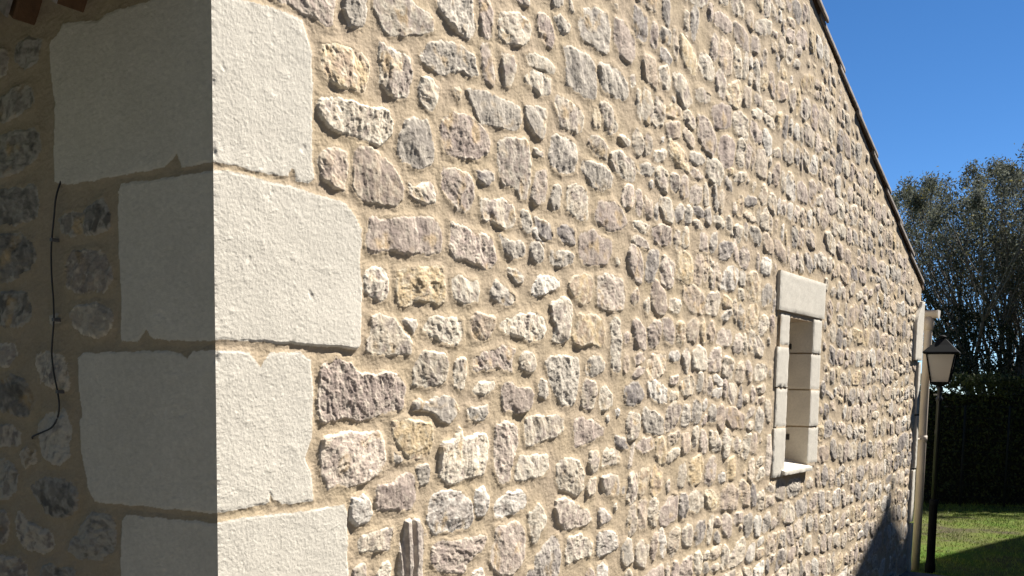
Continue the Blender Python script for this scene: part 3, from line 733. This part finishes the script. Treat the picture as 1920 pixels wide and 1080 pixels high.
# ---- roof with verge tiles
rf = MB(); th = .04
def roof_slab(y0, z0, y1, z1, x0, x1, t): rf.add([(x, y, z+dz) for x in (x0, x1) for (y, z) in ((y0, z0), (y1, z1)) for dz in (0, t)], [(0, 1, 3, 2), (4, 6, 7, 5), (0, 4, 5, 1), (2, 3, 7, 6), (1, 5, 7, 3), (0, 2, 6, 4)])
zR = 2.25+RIDGE*.405; zE = 2.25
roof_slab(-.28, 2.42-.28*.3496+.02, RIDGE, zR+.02, -3.5, .004, .02)  # near overhang, out of view, lengthened to cut sky light on the side wall
roof_slab(RIDGE, zR+.02, WL+.06, 2.25-.06*.405+.02, -3.5, .004, .02)
roof = rf.build('roof', M_TILE_D, house)
def canal(mb, cx, y0, z0, y1, z1, r, thick=.014, lift=.03, n=8, wscale=1., arc=1.):
    """a convex clay canal tile running down the slope from (y1,z1) to (y0,z0)"""
    V = []
    for (y, z, rr) in ((y0, z0+lift, r), (y1, z1, r*.82)):
        for ro in (rr, rr-thick):
            for k in range(n+1):
                q = math.pi*k/n; V.append((cx+math.cos(q)*ro*wscale, y, z+math.sin(q)*ro*arc))
    m = n+1; Fs = []
    for k in range(n):
        Fs += [(k, k+1, 2*m+k+1, 2*m+k), (m+k+1, m+k, 3*m+k, 3*m+k+1), (k, m+k, m+k+1, k+1), (2*m+k, 2*m+k+1, 3*m+k+1, 3*m+k)]
    Fs += [(0, 2*m, 3*m, m), (n, m+n, 3*m+n, 2*m+n)]
    mb.add(V, Fs)
pitch = .345
r2_ = random.Random(3)
for slope in (1, -1):
    k = 0
    while True:
        s0 = k*pitch-.26*(slope == -1)-.02; s1 = s0+pitch+.09
        if s0 > RIDGE-.05: break
        s1 = min(s1, RIDGE+.02)
        fy = (lambda s: WL-s) if slope == 1 else (lambda s: s)
        zb = 2.25 if slope == 1 else 2.42; sp_ = .405 if slope == 1 else .3496
        y0, z0, y1, z1 = fy(s0), zb+s0*sp_+.008, fy(s1), zb+s1*sp_+.008
        j = r2_.uniform(-.006, .006)
        mb = MB()
        # flat-sided verge tile: side skirt over the wall edge plus top leaf
        ox = .017+j; tk = .012; dp = .010
        V = []
        for (y, z, l) in ((y0, z0, .034), (y1, z1, .0)):
            V += [(ox, y, z+l-.004), (ox-tk, y, z+l-.004), (ox, y, z+l+dp), (ox-tk*.3, y, z+l+dp+.014), (-.20, y, z+l+dp+.018), (-.20, y, z+l+dp+.002), (ox-tk, y, z+l+dp-.004)]
        Fs = []; o_ = [0, 2, 3, 4, 5, 6, 1]
        for a_ in range(7):
            p_, q_ = o_[a_], o_[(a_+1) % 7]; Fs.append((p_, q_, q_+7, p_+7))
        Fs += [tuple(o_[::-1]), tuple(x+7 for x in o_)]
        mb.add(V, Fs)
        mb.build('verge_tile', M_TILE, roof, bevel=.003)
        k += 1
# tiled field of the roof
fm = MB()
for c in range(14):
    cx = -.30-c*.23
    for k in range(9):
        s0 = k*.36-.14; s1 = min(s0+.42, RIDGE)
        if s0 > RIDGE-.06: continue
        canal(fm, cx, WL-s0, 2.25+s0*.405+.05, WL-s1, 2.25+s1*.405+.05, .10)
        canal(fm, cx, s0-.12, 2.42+(s0-.12)*.3496+.05, s1, 2.42+s1*.3496+.05, .10)
for c in range(9): canal(fm, 0, 0, 0, 0, 0, .0001) if False else None
fm.build('field_tiles', M_TILE, roof)
rt_ = MB()
rt_.tube([(x, RIDGE, zR+.05) for x in (-3.4, .03)], .085, 10); rt_.build('ridge_tile', M_TILE, roof)
# ---- eave corbels (canal tile ends under the eaves of the side wall)
M_PALEEND = plain('chipped_tile_end', (.34, .31, .28), .9, 0, 40, .35, [(90, .003, 4)])
for k in range(9):
    yo = -.063
    cx = -.443-.165*k if k < 2 else -.443-.165*k
    P1 = np.array((-.356-.157*k, 0, 2.276)); e = .105
    xb, zb = -.36-.157*k, 2.279
    prof = [(xb, zb), (xb+.052, zb+.085), (xb+.045, zb+.135), (xb-.075, zb+.135), (xb-.082, zb+.07)]
    mb = MB(); n_ = 5
    V = [(x, -.002+.01, z) for x, z in prof]+[(x, yo+.012*k % .02, z) for x, z in prof]
    mb.add(V, [(0, 1, 2, 3, 4), (9, 8, 7, 6, 5)]+[(a_, a_+5, (a_+1) % 5+5, (a_+1) % 5) for a_ in range(5)])
    o = mb.build('eave_tile', M_TILE_D, roof, bevel=.004)
    mb = MB(); V = [(x+(xb-x)*.02, yo-.006, z+.002) for x, z in prof]+[(x, yo+.002, z) for x, z in prof]
    mb.add(V, [(4, 3, 2, 1, 0), (5, 6, 7, 8, 9)]+[(a_, (a_+1) % 5, (a_+1) % 5+5, a_+5) for a_ in range(5)])
    mb.build('tile_end', M_PALEEND, roof)

# ---- gutter and downpipe at the far eaves
GY = WL+.36; GZ = side_at(1750, 582, WL+.36)[1]-.03; GX = side_at(1762, 569, GY)[0]; PX0 = side_at(1736, 700, GY)[0]
gt = MB(); n = 10; V = []
for x in (-3.4, GX-.006):
    for ro in (.042, .038):
        for k in range(n+1):
            q = math.pi+math.pi*k/n; V.append((x, GY+ro*math.cos(q), GZ+.028+ro*1.25*math.sin(q)))
m = n+1; Fs = []
for k in range(n):
    Fs += [(k+1, k, 2*m+k, 2*m+k+1), (m+k, m+k+1, 3*m+k+1, 3*m+k), (k, k+1, m+k+1, m+k), (2*m+k+1, 2*m+k, 3*m+k, 3*m+k+1)]
Fs += [(0, m, 3*m, 2*m), (m+n, n, 2*m+n, 3*m+n), tuple(range(2*m, 3*m))]
gt.add(V, Fs); gut = gt.build('gutter', M_PIPE, house, True)
ec = MB(); V = [(x, GY+.046*math.cos(math.pi+math.pi*k/n), GZ+.03+.046*1.25*math.sin(math.pi+math.pi*k/n)) for x in (GX-.01, GX) for k in range(n+1)]
ec.add(V, [tuple(range(m))[::-1], tuple(range(m, 2*m))]+[(k, k+1, m+k+1, m+k) for k in range(n)]+[(n, 0, m, 2*m-1)]); ec.build('end_cap', plain('white_cap', (.62, .57, .5), .5), gut)
dpx = PX0
dp_ = MB(); dp_.tube([(dpx, GY, GZ), (dpx, GY, 2.06), (dpx-.001, GY, 1.4), (dpx-.001, GY, .02)], [.028, .028, .028, .028], 16, True)
dn = dp_.build('downpipe', M_PIPE, house, True)
for z in (1.25,):
    c_ = MB(); c_.tube([(dpx, GY, z-.022), (dpx, GY, z+.022)], .032, 16); c_.box((dpx-.012, WL+.02, z-.006), (dpx-.004, GY-.025, z+.006)); c_.build('pipe_bracket', M_PIPE, dn, True)
c_ = MB(); c_.tube([(dpx, GY, 2.00), (dpx, GY, 2.055), (dpx, GY, 2.09)], [.036, .036, .030], 16); c_.build('pipe_socket', M_PIPE, dn, True)

# ------------------------------------------------------------------ cable on the side wall
cp = [(104,344),(105,370),(101,410),(97,450),(96,480),(97,520),(100,560),(101,600),(98,640),(97,665),(101,700),(108,735),(111,760),(108,782),(97,801),(80,810),(62,818),(50,822)]
C3 = []
for x, y in cp:
    s_, z_ = side_at(x, y, -.016); C3.append((s_, -.016, z_))
C3 = [np.array(c) for c in C3]; C3[0] = C3[0]+(0, .014, .01); C3[-1] = C3[-1]+(0, .014, 0)
def catmull(P, k=5):
    out = []
    P = [P[0]]+P+[P[-1]]
    for i in range(1, len(P)-2):
        for t in np.arange(k)/k:
            a, b_, c, d = P[i-1:i+3]; out.append(.5*((2*b_)+(-a+c)*t+(2*a-5*b_+4*c-d)*t*t+(-a+3*b_-3*c+d)*t**3))
    out.append(P[-2]); return out
cb = MB(); cb.tube(catmull(C3), .0019, 8); cab = cb.build('cable', M_CABLE, None, True)
for i_ in (3, 7, 11):
    q = C3[i_]; cl = MB(); cl.box((q[0]-.004, q[1]-.003, q[2]-.003), (q[0]+.005, q[1]+.016, q[2]+.004)); cl.build('clip', plain('clip_grey', (.12, .12, .12), .5), cab, bevel=.001)
tag(cab, 'thin black cable hanging down the shaded rubble wall and curling left', 'cable')

# ------------------------------------------------------------------ lamp post
LP = ground_at(1744, 1062); KL = .764; LP = CAM+KL*(LP-CAM); LX, LY = LP[0], LP[1]
G = .345; KG = (CAM[2]-G)/CAM[2]
def Kmap(V): return CAM+KG*(np.asarray(V, float)-CAM)
lamp = empty('street_lamp', (LX, LY, LP[2])); lamp.scale = (KL, KL, KL); tag(lamp, 'black lamp post with a four sided lantern standing on the lawn past the wall', 'street lamp')
def L(mb, name, mat, par=None, sm=False, bev=0): return mb.build(name, mat, par or lamp, sm, bev)
p = MB(); p.lathe((0, 0, 0), [(.046, -.12), (.046, .02), (.040, .03), (.038, .09), (.036, .56), (.040, .57), (.040, .60), (.030, .615)], 20); base_ = L(p, 'base', M_METAL, sm=True)
p = MB(); p.lathe((0, 0, 0), [(.023, .61), (.023, 1.50), (.030, 1.505), (.030, 1.53), (.020, 1.54), (.020, 1.60), (.027, 1.605), (.027, 1.625), (.017, 1.635), (.017, 1.70)], 16); L(p, 'post', M_POST, sm=True)
p = MB(); p.box((-.05, -.008, 1.553), (-.015, .008, 1.567)); L(p, 'bracket', plain('worn_zinc', (.4, .4, .38), .4, .6))
a0 = rad(51.5)
ZB, ZT = 1.665, 1.925
h0, h1 = .074, .118
def sqp(r, z, da=0): return [(r*math.sqrt(2)*math.cos(a0+da+k*math.pi/2), r*math.sqrt(2)*math.sin(a0+da+k*math.pi/2), z) for k in range(4)]
p = MB()
q0, q1 = sqp(h0, ZB), sqp(h1, ZT)
for k in range(4): p.tube([q0[k], q1[k]], .008, 4)
for z, h_ in ((ZB, h0), (ZT, h1)):
    q = sqp(h_, z)
    for k in range(4): p.tube([q[k], q[(k+1) % 4]], .009, 4)
p.lathe((0, 0, 0), [(.03, ZB-.03), (h0*1.38, ZB-.006), (h0*1.38, ZB+.004), (.02, ZB+.006)], 4, a0)
fr_ = L(p, 'lantern_frame', M_METAL)
mG, ntG, bG = newmat('frosted_glass')
bG.inputs['Base Color'].default_value = (.7, .67, .62, 1); bG.inputs['Roughness'].default_value = .5
trn = N(ntG, 'ShaderNodeBsdfTranslucent'); trn.inputs[0].default_value = (.75, .69, .62, 1); mx = N(ntG, 'ShaderNodeMixShader'); mx.inputs[0].default_value = .55
ntG.links.new(bG.outputs[0], mx.inputs[1]); ntG.links.new(trn.outputs[0], mx.inputs[2]); ntG.links.new(mx.outputs[0], ntG.nodes['Material Output'].inputs[0])
g0, g1 = sqp(h0-.004, ZB+.006), sqp(h1-.004, ZT-.006)
for k in range(4):
    j = (k+1) % 4; A, B_, C_, D_ = [Vector(v) for v in (g0[k], g0[j], g1[j], g1[k])]; nn_ = (B_-A).cross(D_-A).normalized()*.003
    p = MB(); p.add([A, B_, C_, D_, A-nn_, B_-nn_, C_-nn_, D_-nn_], [(0, 1, 2, 3), (7, 6, 5, 4), (0, 4, 5, 1), (1, 5, 6, 2), (2, 6, 7, 3), (3, 7, 4, 0)]); L(p, 'glass_panel', mG, fr_)
p = MB(); V = sqp(.150, ZT-.002)+sqp(.153, ZT+.010)+sqp(.088, ZT+.072)+sqp(.034, ZT+.128)+sqp(.024, ZT+.131)
Fs = [(3, 2, 1, 0), (16, 17, 18, 19)]
for i in range(4):
    for k in range(4): Fs.append((i*4+k, i*4+(k+1) % 4, (i+1)*4+(k+1) % 4, (i+1)*4+k))
p.add(V, Fs); rfm = L(p, 'lantern_roof', M_METAL, bev=.003)
p = MB(); p.lathe((0, 0, ZT+.128), [(.018, 0), (.02, .008), (.036, .014), (.036, .022), (.02, .032), (.008, .036)], 14); L(p, 'finial', M_METAL, rfm, sm=True)

# ------------------------------------------------------------------ ground
def ground_mat():
    m, nt, b = newmat('lawn')
    tc = N(nt, 'ShaderNodeTexCoord')
    n1 = N(nt, 'ShaderNodeTexNoise'); n1.inputs['Scale'].default_value = 1.6; n1.inputs['Detail'].default_value = 8; n1.inputs['Roughness'].default_value = .7
    n2 = N(nt, 'ShaderNodeTexNoise'); n2.inputs['Scale'].default_value = 26; n2.inputs['Detail'].default_value = 6
    for n_ in (n1, n2): nt.links.new(tc.outputs['Object'], n_.inputs['Vector'])
    cr = N(nt, 'ShaderNodeValToRGB'); e = cr.color_ramp.elements; e[0].position = .36; e[0].color = (.07, .06, .035, 1); e[1].position = .62; e[1].color = (.07, .13, .014, 1)
    k = e.new(.5); k.color = (.10, .12, .025, 1)
    nt.links.new(n1.outputs[0], cr.inputs[0])
    mr = N(nt, 'ShaderNodeMapRange'); mr.inputs[3].default_value = .6; mr.inputs[4].default_value = 1.35; nt.links.new(n2.outputs[0], mr.inputs[0])
    vm = N(nt, 'ShaderNodeVectorMath', operation='SCALE'); nt.links.new(cr.outputs[0], vm.inputs[0]); nt.links.new(mr.outputs[0], vm.inputs['Scale']); nt.links.new(vm.outputs[0], b.inputs['Base Color'])
    b.inputs['Roughness'].default_value = 1; b.inputs['Specular IOR Level'].default_value = .1
    bump_chain(nt, b, [(30, .03, 5)])
    return m
n = 120; gx = np.concatenate([np.linspace(-900, -12, 14)[:-1], np.linspace(-12, 12, n), np.linspace(12, 900, 14)[1:]])
gy = np.concatenate([np.linspace(-900, -8, 14)[:-1], np.linspace(-8, 24, n), np.linspace(24, 900, 14)[1:]])
X, Y = np.meshgrid(gx, gy, indexing='ij'); Z = .02*fbm(X*.5, Y*.5, 500, 3)*(np.hypot(X, Y-8) < 30)-.02
Z = np.where((np.abs(X) < 4) & (Y < 7), np.minimum(Z, -.005), Z)
gr = mesh_obj('ground', Kmap(np.stack([X, Y, Z], 2).reshape(-1, 3)), grid_faces(len(gx), len(gy), False), ground_mat(), None, True); tag(gr, kind='structure')
def added_path_mat():
    m, nt, b = newmat('added_gravel'); tc = N(nt, 'ShaderNodeTexCoord')
    v = N(nt, 'ShaderNodeTexVoronoi'); v.inputs['Scale'].default_value = 60; nt.links.new(tc.outputs['Object'], v.inputs['Vector'])
    cr = N(nt, 'ShaderNodeValToRGB'); cr.color_ramp.elements[0].color = (.09, .088, .088, 1); cr.color_ramp.elements[1].color = (.17, .165, .16, 1); nt.links.new(v.outputs['Color'], cr.inputs[0]); nt.links.new(cr.outputs[0], b.inputs['Base Color'])
    b.inputs['Roughness'].default_value = 1; bump_chain(nt, b, [(60, .01, 4)]); return m
gx = np.linspace(-7, 6.5, 60); gy = np.linspace(-5, 8.2, 60); X, Y = np.meshgrid(gx, gy, indexing='ij')
Y = Y+.12*noise(X*1.3, Y*0, 530)*(Y > 8.1)
pa = mesh_obj('added_path', Kmap(np.stack([X, Y, .03+0*X], 2).reshape(-1, 3)), grid_faces(60, 60, False), added_path_mat(), None, True); tag(pa, kind='structure')  # added out-of-view grey sheet, keeps green bounce off the side wall
# grass blades
def grass():
    r = np.random.RandomState(5); n = 60000
    a = r.uniform(8.6, 18, n); xx = r.uniform(-3.6, 1.6, n)
    keep = r.rand(n) < (.35+.65*sstep(-.3, .3, fbm(xx*1.2, a*1.2, 520, 2))); a, xx = a[keep], xx[keep]; n = len(a)
    z = .02*fbm(xx*.5, a*.5, 500, 3)-.02
    h = r.uniform(.012, .035, n)*(1+1.4*(r.rand(n) < .03)+2.0*sstep(.6, .0, np.abs((a-15.2)-(xx+1.2)*.84))*r.rand(n)); th_ = r.uniform(0, 6.28, n); lw = r.uniform(.002, .005, n)
    ln = r.normal(0, .5, (n, 2))*h[:, None]
    A = np.stack([xx-np.cos(th_)*lw, a-np.sin(th_)*lw, z-.004], 1); B = np.stack([xx+np.cos(th_)*lw, a+np.sin(th_)*lw, z-.004], 1); Cc = np.stack([xx+ln[:, 0], a+ln[:, 1], z+h], 1)
    V = np.stack([A, B, Cc], 1).reshape(-1, 3); f = np.arange(3*n).reshape(-1, 3)
    g1 = r.rand(n, 1); c = np.array((.14, .23, .02))*(1-g1)+np.array((.22, .25, .05))*g1
    m, nt, b = newmat('grass_blade'); at = N(nt, 'ShaderNodeAttribute', attribute_name='Col'); nt.links.new(at.outputs['Color'], b.inputs['Base Color']); b.inputs['Roughness'].default_value = .7
    o = mesh_obj('grass', Kmap(V), f, m, None, False, np.repeat(c, 3, 0)); tag(o, 'short uneven grass of the lawn in front of the hedge', 'grass', kind='stuff')
grass()

# ------------------------------------------------------------------ vegetation
def leafmat(name, trans=.35):
    m, nt, b = newmat(name); at = N(nt, 'ShaderNodeAttribute', attribute_name='Col')
    nt.links.new(at.outputs['Color'], b.inputs['Base Color']); b.inputs['Roughness'].default_value = .7; b.inputs['Specular IOR Level'].default_value = .12
    t = N(nt, 'ShaderNodeBsdfTranslucent'); nt.links.new(at.outputs['Color'], t.inputs[0]); x = N(nt, 'ShaderNodeMixShader'); x.inputs[0].default_value = trans
    nt.links.new(b.outputs[0], x.inputs[1]); nt.links.new(t.outputs[0], x.inputs[2]); nt.links.new(x.outputs[0], nt.nodes['Material Output'].inputs[0])
    return m
M_LEAF = leafmat('grey_green_leaf'); M_LEAF2 = leafmat('hedge_leaf', .2)
M_BARK = plain('grey_bark', (.14, .125, .11), .9, 0, 30, .3)
def leaves(C, N_, size, cols, r, name, mat, parent, asp=2.4, upb=.3):
    """one small diamond-shaped leaf per centre"""
    n = len(C); d = r.normal(0, 1, (n, 3)); d[:, 2] += upb*2; d /= np.linalg.norm(d, axis=1)[:, None]
    s = np.cross(d, r.normal(0, 1, (n, 3))); s /= np.linalg.norm(s, axis=1)[:, None]
    L_ = (size*r.uniform(.6, 1.3, n))[:, None]
    A = C-d*L_*.5; B = C+s*L_/asp*.5; D_ = C+d*L_*.5; E_ = C-s*L_/asp*.5
    V = np.stack([A, B, D_, E_], 1).reshape(-1, 3); f = np.arange(4*n).reshape(-1, 4)
    return mesh_obj(name, V, f, mat, parent, False, np.repeat(cols, 4, 0))
def tree(base, H, spread, seed, label, nst=9, leafn=14, lsz=.06, tone=(.10, .12, .065), lean=(0, 0), dens=1., ell=(3.6, 2.75)):
    r = np.random.RandomState(seed); rr = random.Random(seed)
    root = empty('tree', base); root.scale = (KG, KG, KG); tag(root, label, 'tree', 'trees behind the hedge')
    tr = MB(); br = MB(); tips = []
    def grow(p, d, Ln, rad_, lev, mb):
        pts = [p]; rs = [rad_]; k = 5 if lev < 2 else 4
        for i in range(k):
            if (p.x/ell[0])**2+(p.y/ell[0])**2+((p.z-2.3)/ell[1])**2 > 1: d = d.copy(); Ln *= .25
            d = (d+Vector((rr.gauss(0, .13), rr.gauss(0, .13), rr.gauss(0.05, .09)))).normalized(); p = p+d*Ln/k; pts.append(p); rs.append(rad_*(1-.55*(i+1)/k))
        mb.tube(pts, rs, 6 if lev == 0 else (4 if lev < 3 else 3), False)
        if lev >= 3:
            tips.append((pts[-1], pts[-2], pts[-3])); return
        nb = (5, 5, 4)[lev] if lev < 3 else 3
        for b_ in range(nb):
            i = rr.randint(2, k) if b_ else k; q = pts[i]
            a_ = rr.uniform(.25, .62); ax = Vector((rr.gauss(0, 1), rr.gauss(0, 1), rr.gauss(0, .4))).normalized()
            nd = (d+ax*math.tan(a_)).normalized(); nd.z = abs(nd.z)*.7+.3; nd.normalize()
            grow(q, nd, Ln*rr.uniform(.5, .72), rs[i]*.62, lev+1, br)
        if lev > 0: tips.append((pts[-1], pts[-2], pts[-3]))
    tb = MB(); tb.tube([(0, 0, -.1), (.0, .02, .35), (.03, 0, .8)], [.17, .14, .12], 10); 
    for s in range(nst):
        a_ = 6.283*s/nst+rr.uniform(-.3, .3); t_ = rr.uniform(.25, 1)*spread
        d = Vector((math.cos(a_)*t_+lean[0], math.sin(a_)*t_+lean[1], 1)).normalized()
        grow(Vector((0, 0, rr.uniform(.4, .8))), d, H*rr.uniform(.36, .46), rr.uniform(.045, .08), 0, tr)
    trunk = tb.build('trunk', M_BARK, root, True)
    tr.build('limb', M_BARK, trunk, True)
    Cc = []; col = []
    for t3 in tips:
        if rr.random() > dens: continue
        tn = r.uniform(.65, 1.35)
        for q in t3:
            n_ = leafn//2 if q is not t3[0] else leafn
            c = np.array(q)+r.normal(0, .06, (n_, 3))*(1, 1, 1.2); Cc.append(c)
            col.append(np.array(tone)*tn*r.uniform(.75, 1.3, (n_, 1))*np.array((1, 1, 1)))
    Cc = np.concatenate(Cc); col = np.concatenate(col)
    yel = r.rand(len(Cc)) < .06; col[yel] = col[yel]*(1.7, 1.4, .6)
    cr = leaves(Cc, None, lsz, col, r, 'crown', M_LEAF, root)
    br.build('branches', M_BARK, cr, True)
    print('tree', seed, len(tips), len(Cc))
    return root
def atd(x, y, depth):
    d = ray(x, y); return CAM+d*depth
g = atd(1880, 800, 18.3*KG); tree((g[0], g[1], G), 6.6, .95, 11, 'tall bushy grey-green tree rising behind the hedge, nearest the house wall', 21, 21, .052, tone=(.115, .125, .098))
g = atd(2060, 800, 21.5*KG); tree((g[0], g[1], G), 6.6, .6, 12, 'denser darker tree standing behind the tall bushy one on the far right', 12, 22, .065, tone=(.07, .08, .05), ell=(3.6, 3.1))
# dark evergreen shrub below the tree
def shrub(name, c, size, seed, n, tone, label, cat, group=None, lsz=.06, kind=None, blobs=18, stem=True):
    r = np.random.RandomState(seed); root = empty(name, c); root.scale = (KG, KG, KG); tag(root, label, cat, group)
    ctr = r.uniform(-1, 1, (blobs, 3))*np.array(size)*(.75, .75, .4)+(0, 0, size[2]*.55); rad_ = r.uniform(.35, .6, blobs)*min(size)
    k = r.randint(0, blobs, n); v = r.normal(0, 1, (n, 3)); v /= np.linalg.norm(v, axis=1)[:, None]; rr_ = rad_[k]*r.uniform(.5, 1., n)**.4
    C = ctr[k]+v*rr_[:, None]; C = C[C[:, 2] > .02]; n = len(C)
    col = np.array(tone)*r.uniform(.6, 1.4, (n, 1))*(1+.3*noise(C[:, 0]*3, C[:, 2]*3, seed % 30+600))[:, None]
    leaves(C, None, lsz, col, r, 'foliage', M_LEAF2, root)
    st = MB()
    for i in range(min(blobs, 14)):
        st.tube([(ctr[i][0]*.15, ctr[i][1]*.15, -.05), (ctr[i][0]*.5, ctr[i][1]*.5, ctr[i][2]*.5), tuple(ctr[i])], [.03, .02, .008], 5, False)
    st.build('stem', M_BARK, root, True)
    return root
g = atd(1905, 800, 16.9*KG)
shrub('evergreen_shrub', (g[0], g[1], G), (1.7, 1.0, 2.9), 31, 26000, (.028, .036, .02), 'dark evergreen shrub filling the gap under the bushy tree, behind the hedge', 'shrub')
# hedge: leaf shell over a dark core, along the back of the lawn
HA = ground_at(1690, 944, G); HB = ground_at(1990, 950, G); hd = (HB-HA); hl = np.linalg.norm(hd); hd /= hl; hl /= KG; hn = np.array((-hd[1], hd[0], 0))
def hedge():
    r = np.random.RandomState(9); ext = 4.5; n = 60000
    root = empty('hedge', tuple(HA)); root.scale = (KG, KG, KG); tag(root, 'dark clipped hedge closing the far side of the lawn, behind the wire fence', 'hedge')
    t = r.uniform(-ext, hl+ext, n); front = r.rand(n) < .7
    topz = 1.78+.10*fbm(t*1.5, t*0, 700, 3)
    z = np.where(front, r.uniform(0, 1, n)**.8*topz, topz+r.normal(0, .05, n)); dpt = np.where(front, r.exponential(.07, n)+.10*fbm(t*2.2, z*2.2, 705, 3)+.1, r.uniform(.05, .8, n))
    out = front & (r.rand(n) < .0); dpt[out] -= .1
    C = t[:, None]*hd+dpt[:, None]*hn; C[:, 2] = z
    col = np.array((.06, .075, .03))*r.uniform(.6, 1.5, (n, 1))
    leaves(C, None, .055, col, r, 'foliage', M_LEAF2, root, 1.9)
    mb = MB(); k = 40; T_ = np.linspace(-ext, hl+ext, k); V = []
    for a_ in T_:
        tz = 1.6+.08*float(noise(np.float32(a_*1.5), np.float32(0), 700))
        for dd, zz in ((.22, 0), (.2, tz), (.8, tz), (.8, 0)): q = hd*a_+hn*dd; V.append((q[0], q[1], zz-.02))
    Fs = [(i*4+j, (i+1)*4+j, (i+1)*4+(j+1) % 4, i*4+(j+1) % 4) for i in range(k-1) for j in range(4)]
    mb.add(V, Fs); mb.build('twigs', plain('hedge_inside', (.012, .012, .008), 1), root)
hedge()
# wire fence in front of the hedge
fe = empty('wire_fence', tuple(HA)); fe.scale = (KG, KG, KG); tag(fe, 'dark green wire fence with thin posts in front of the hedge', 'fence')
M_WIRE = plain('dark_green_wire', (.006, .008, .007), .8, 0)
for i in range(-3, 7):
    t_ = i*.62+.2; q = hd*t_-hn*.02; mb = MB(); mb.tube([(q[0], q[1], -.05), (q[0], q[1], 1.42)], .016, 6); mb.build('post', M_WIRE, fe, True)
mb = MB(); a_ = hd*-2.2-hn*.03; b_ = hd*4.4-hn*.03
for z in np.arange(.12, 1.42, .16): mb.tube([(a_[0], a_[1], z), (b_[0], b_[1], z)], .004, 4)
for t_ in np.arange(-2.2, 4.4, .16): q = hd*t_-hn*.034; mb.tube([(q[0], q[1], .02), (q[0], q[1], 1.42)], .003, 3)
mb.build('wire_mesh', M_WIRE, fe)

# ------------------------------------------------------------------ neighbouring house, right of the frame: casts the pointed shadow
def onplane(pts, c): return [(y+1.9*c, z+2.4*c) for y, z in pts]
nh = empty('neighbour_house', (3.2, 12, 0)); tag(nh, 'rendered neighbouring house with twin gables, across the path to the right', 'house')
cpl = 3.0
pl = onplane([(2.3, -.62), (5.52, .93), (6.02, .62), (6.3, .98), (6.98, .50), (8.36, -.58), (9.9, -1.75)], cpl)
M_REN = plain('cream_render', (.55, .48, .38), .9, 0, 5, .08)
poly = [(pl[0][0], 0)]+pl+[(pl[-1][0], 0)]
m = len(poly); V = [(x-3.2, y-12, z) for x in (cpl, cpl+5) for y, z in poly]
mb = MB(); mb.add(V, [tuple(range(m)), tuple(range(2*m-1, m-1, -1))]+[(k, k+m, (k+1) % m+m, (k+1) % m) for k in range(m)]); mb.build('wall', M_REN, nh)
pk = pl[1]
mb = MB(); mb.lathe((cpl+.02-3.2, pk[0]-12, pk[1]-.03), [(.045, 0), (.035, .05), (.012, .07), (.016, .09), (.002, .13)], 8); mb.build('finial', M_TILE, nh, True)

# added unseen cypress screens behind the camera and across the path: they block sky light
def screen(name, p0, p1, h, seed, label):
    r = np.random.RandomState(seed); p0 = np.array(p0, float); p1 = np.array(p1, float); L_ = np.linalg.norm(p1-p0); d = (p1-p0)/L_; nrm = np.array((-d[1], d[0]))
    root = empty(name, (p0[0], p0[1], 0)); tag(root, label, 'hedge')
    k = int(L_/.5); V = []
    for i in range(k+1):
        q = d*L_*i/k; hh = h+.35*r.randn(); bul = .45+.12*r.randn()
        for sd, z in ((-bul, 0), (-bul, hh*.6), (0, hh), (bul, hh*.6), (bul, 0)): V.append((q[0]+nrm[0]*sd, q[1]+nrm[1]*sd, z))
    Fs = [(i*5+j, (i+1)*5+j, (i+1)*5+j+1, i*5+j+1) for i in range(k) for j in range(4)]
    mb = MB(); mb.add(V, Fs); mb.build('twigs', plain('screen_inside', (.02, .026, .014), 1), root)
    n = 9000; t = r.uniform(0, L_, n); z = r.uniform(0, h, n); sd = np.where(r.rand(n) < .5, -1, 1)*(.48+.1*r.rand(n))*np.where(z > h*.6, (h-z)/(h*.4), 1)
    C = np.stack([d[0]*t+nrm[0]*sd, d[1]*t+nrm[1]*sd, z], 1); leaves(C, None, .22, np.array((.03, .04, .018))*r.uniform(.6, 1.4, (n, 1)), r, 'foliage', M_LEAF2, root)
screen('sky_blocker_hedge', (-9, -5.5), (6.5, -5.5), 8, 41, 'added unseen dark hedge blocking sky light from the shaded side wall')
screen('sky_blocker_hedge', (7.5, -6), (7.5, 7.5), 6, 42, 'added unseen dark hedge blocking sky light, across the path from the sunlit gable')
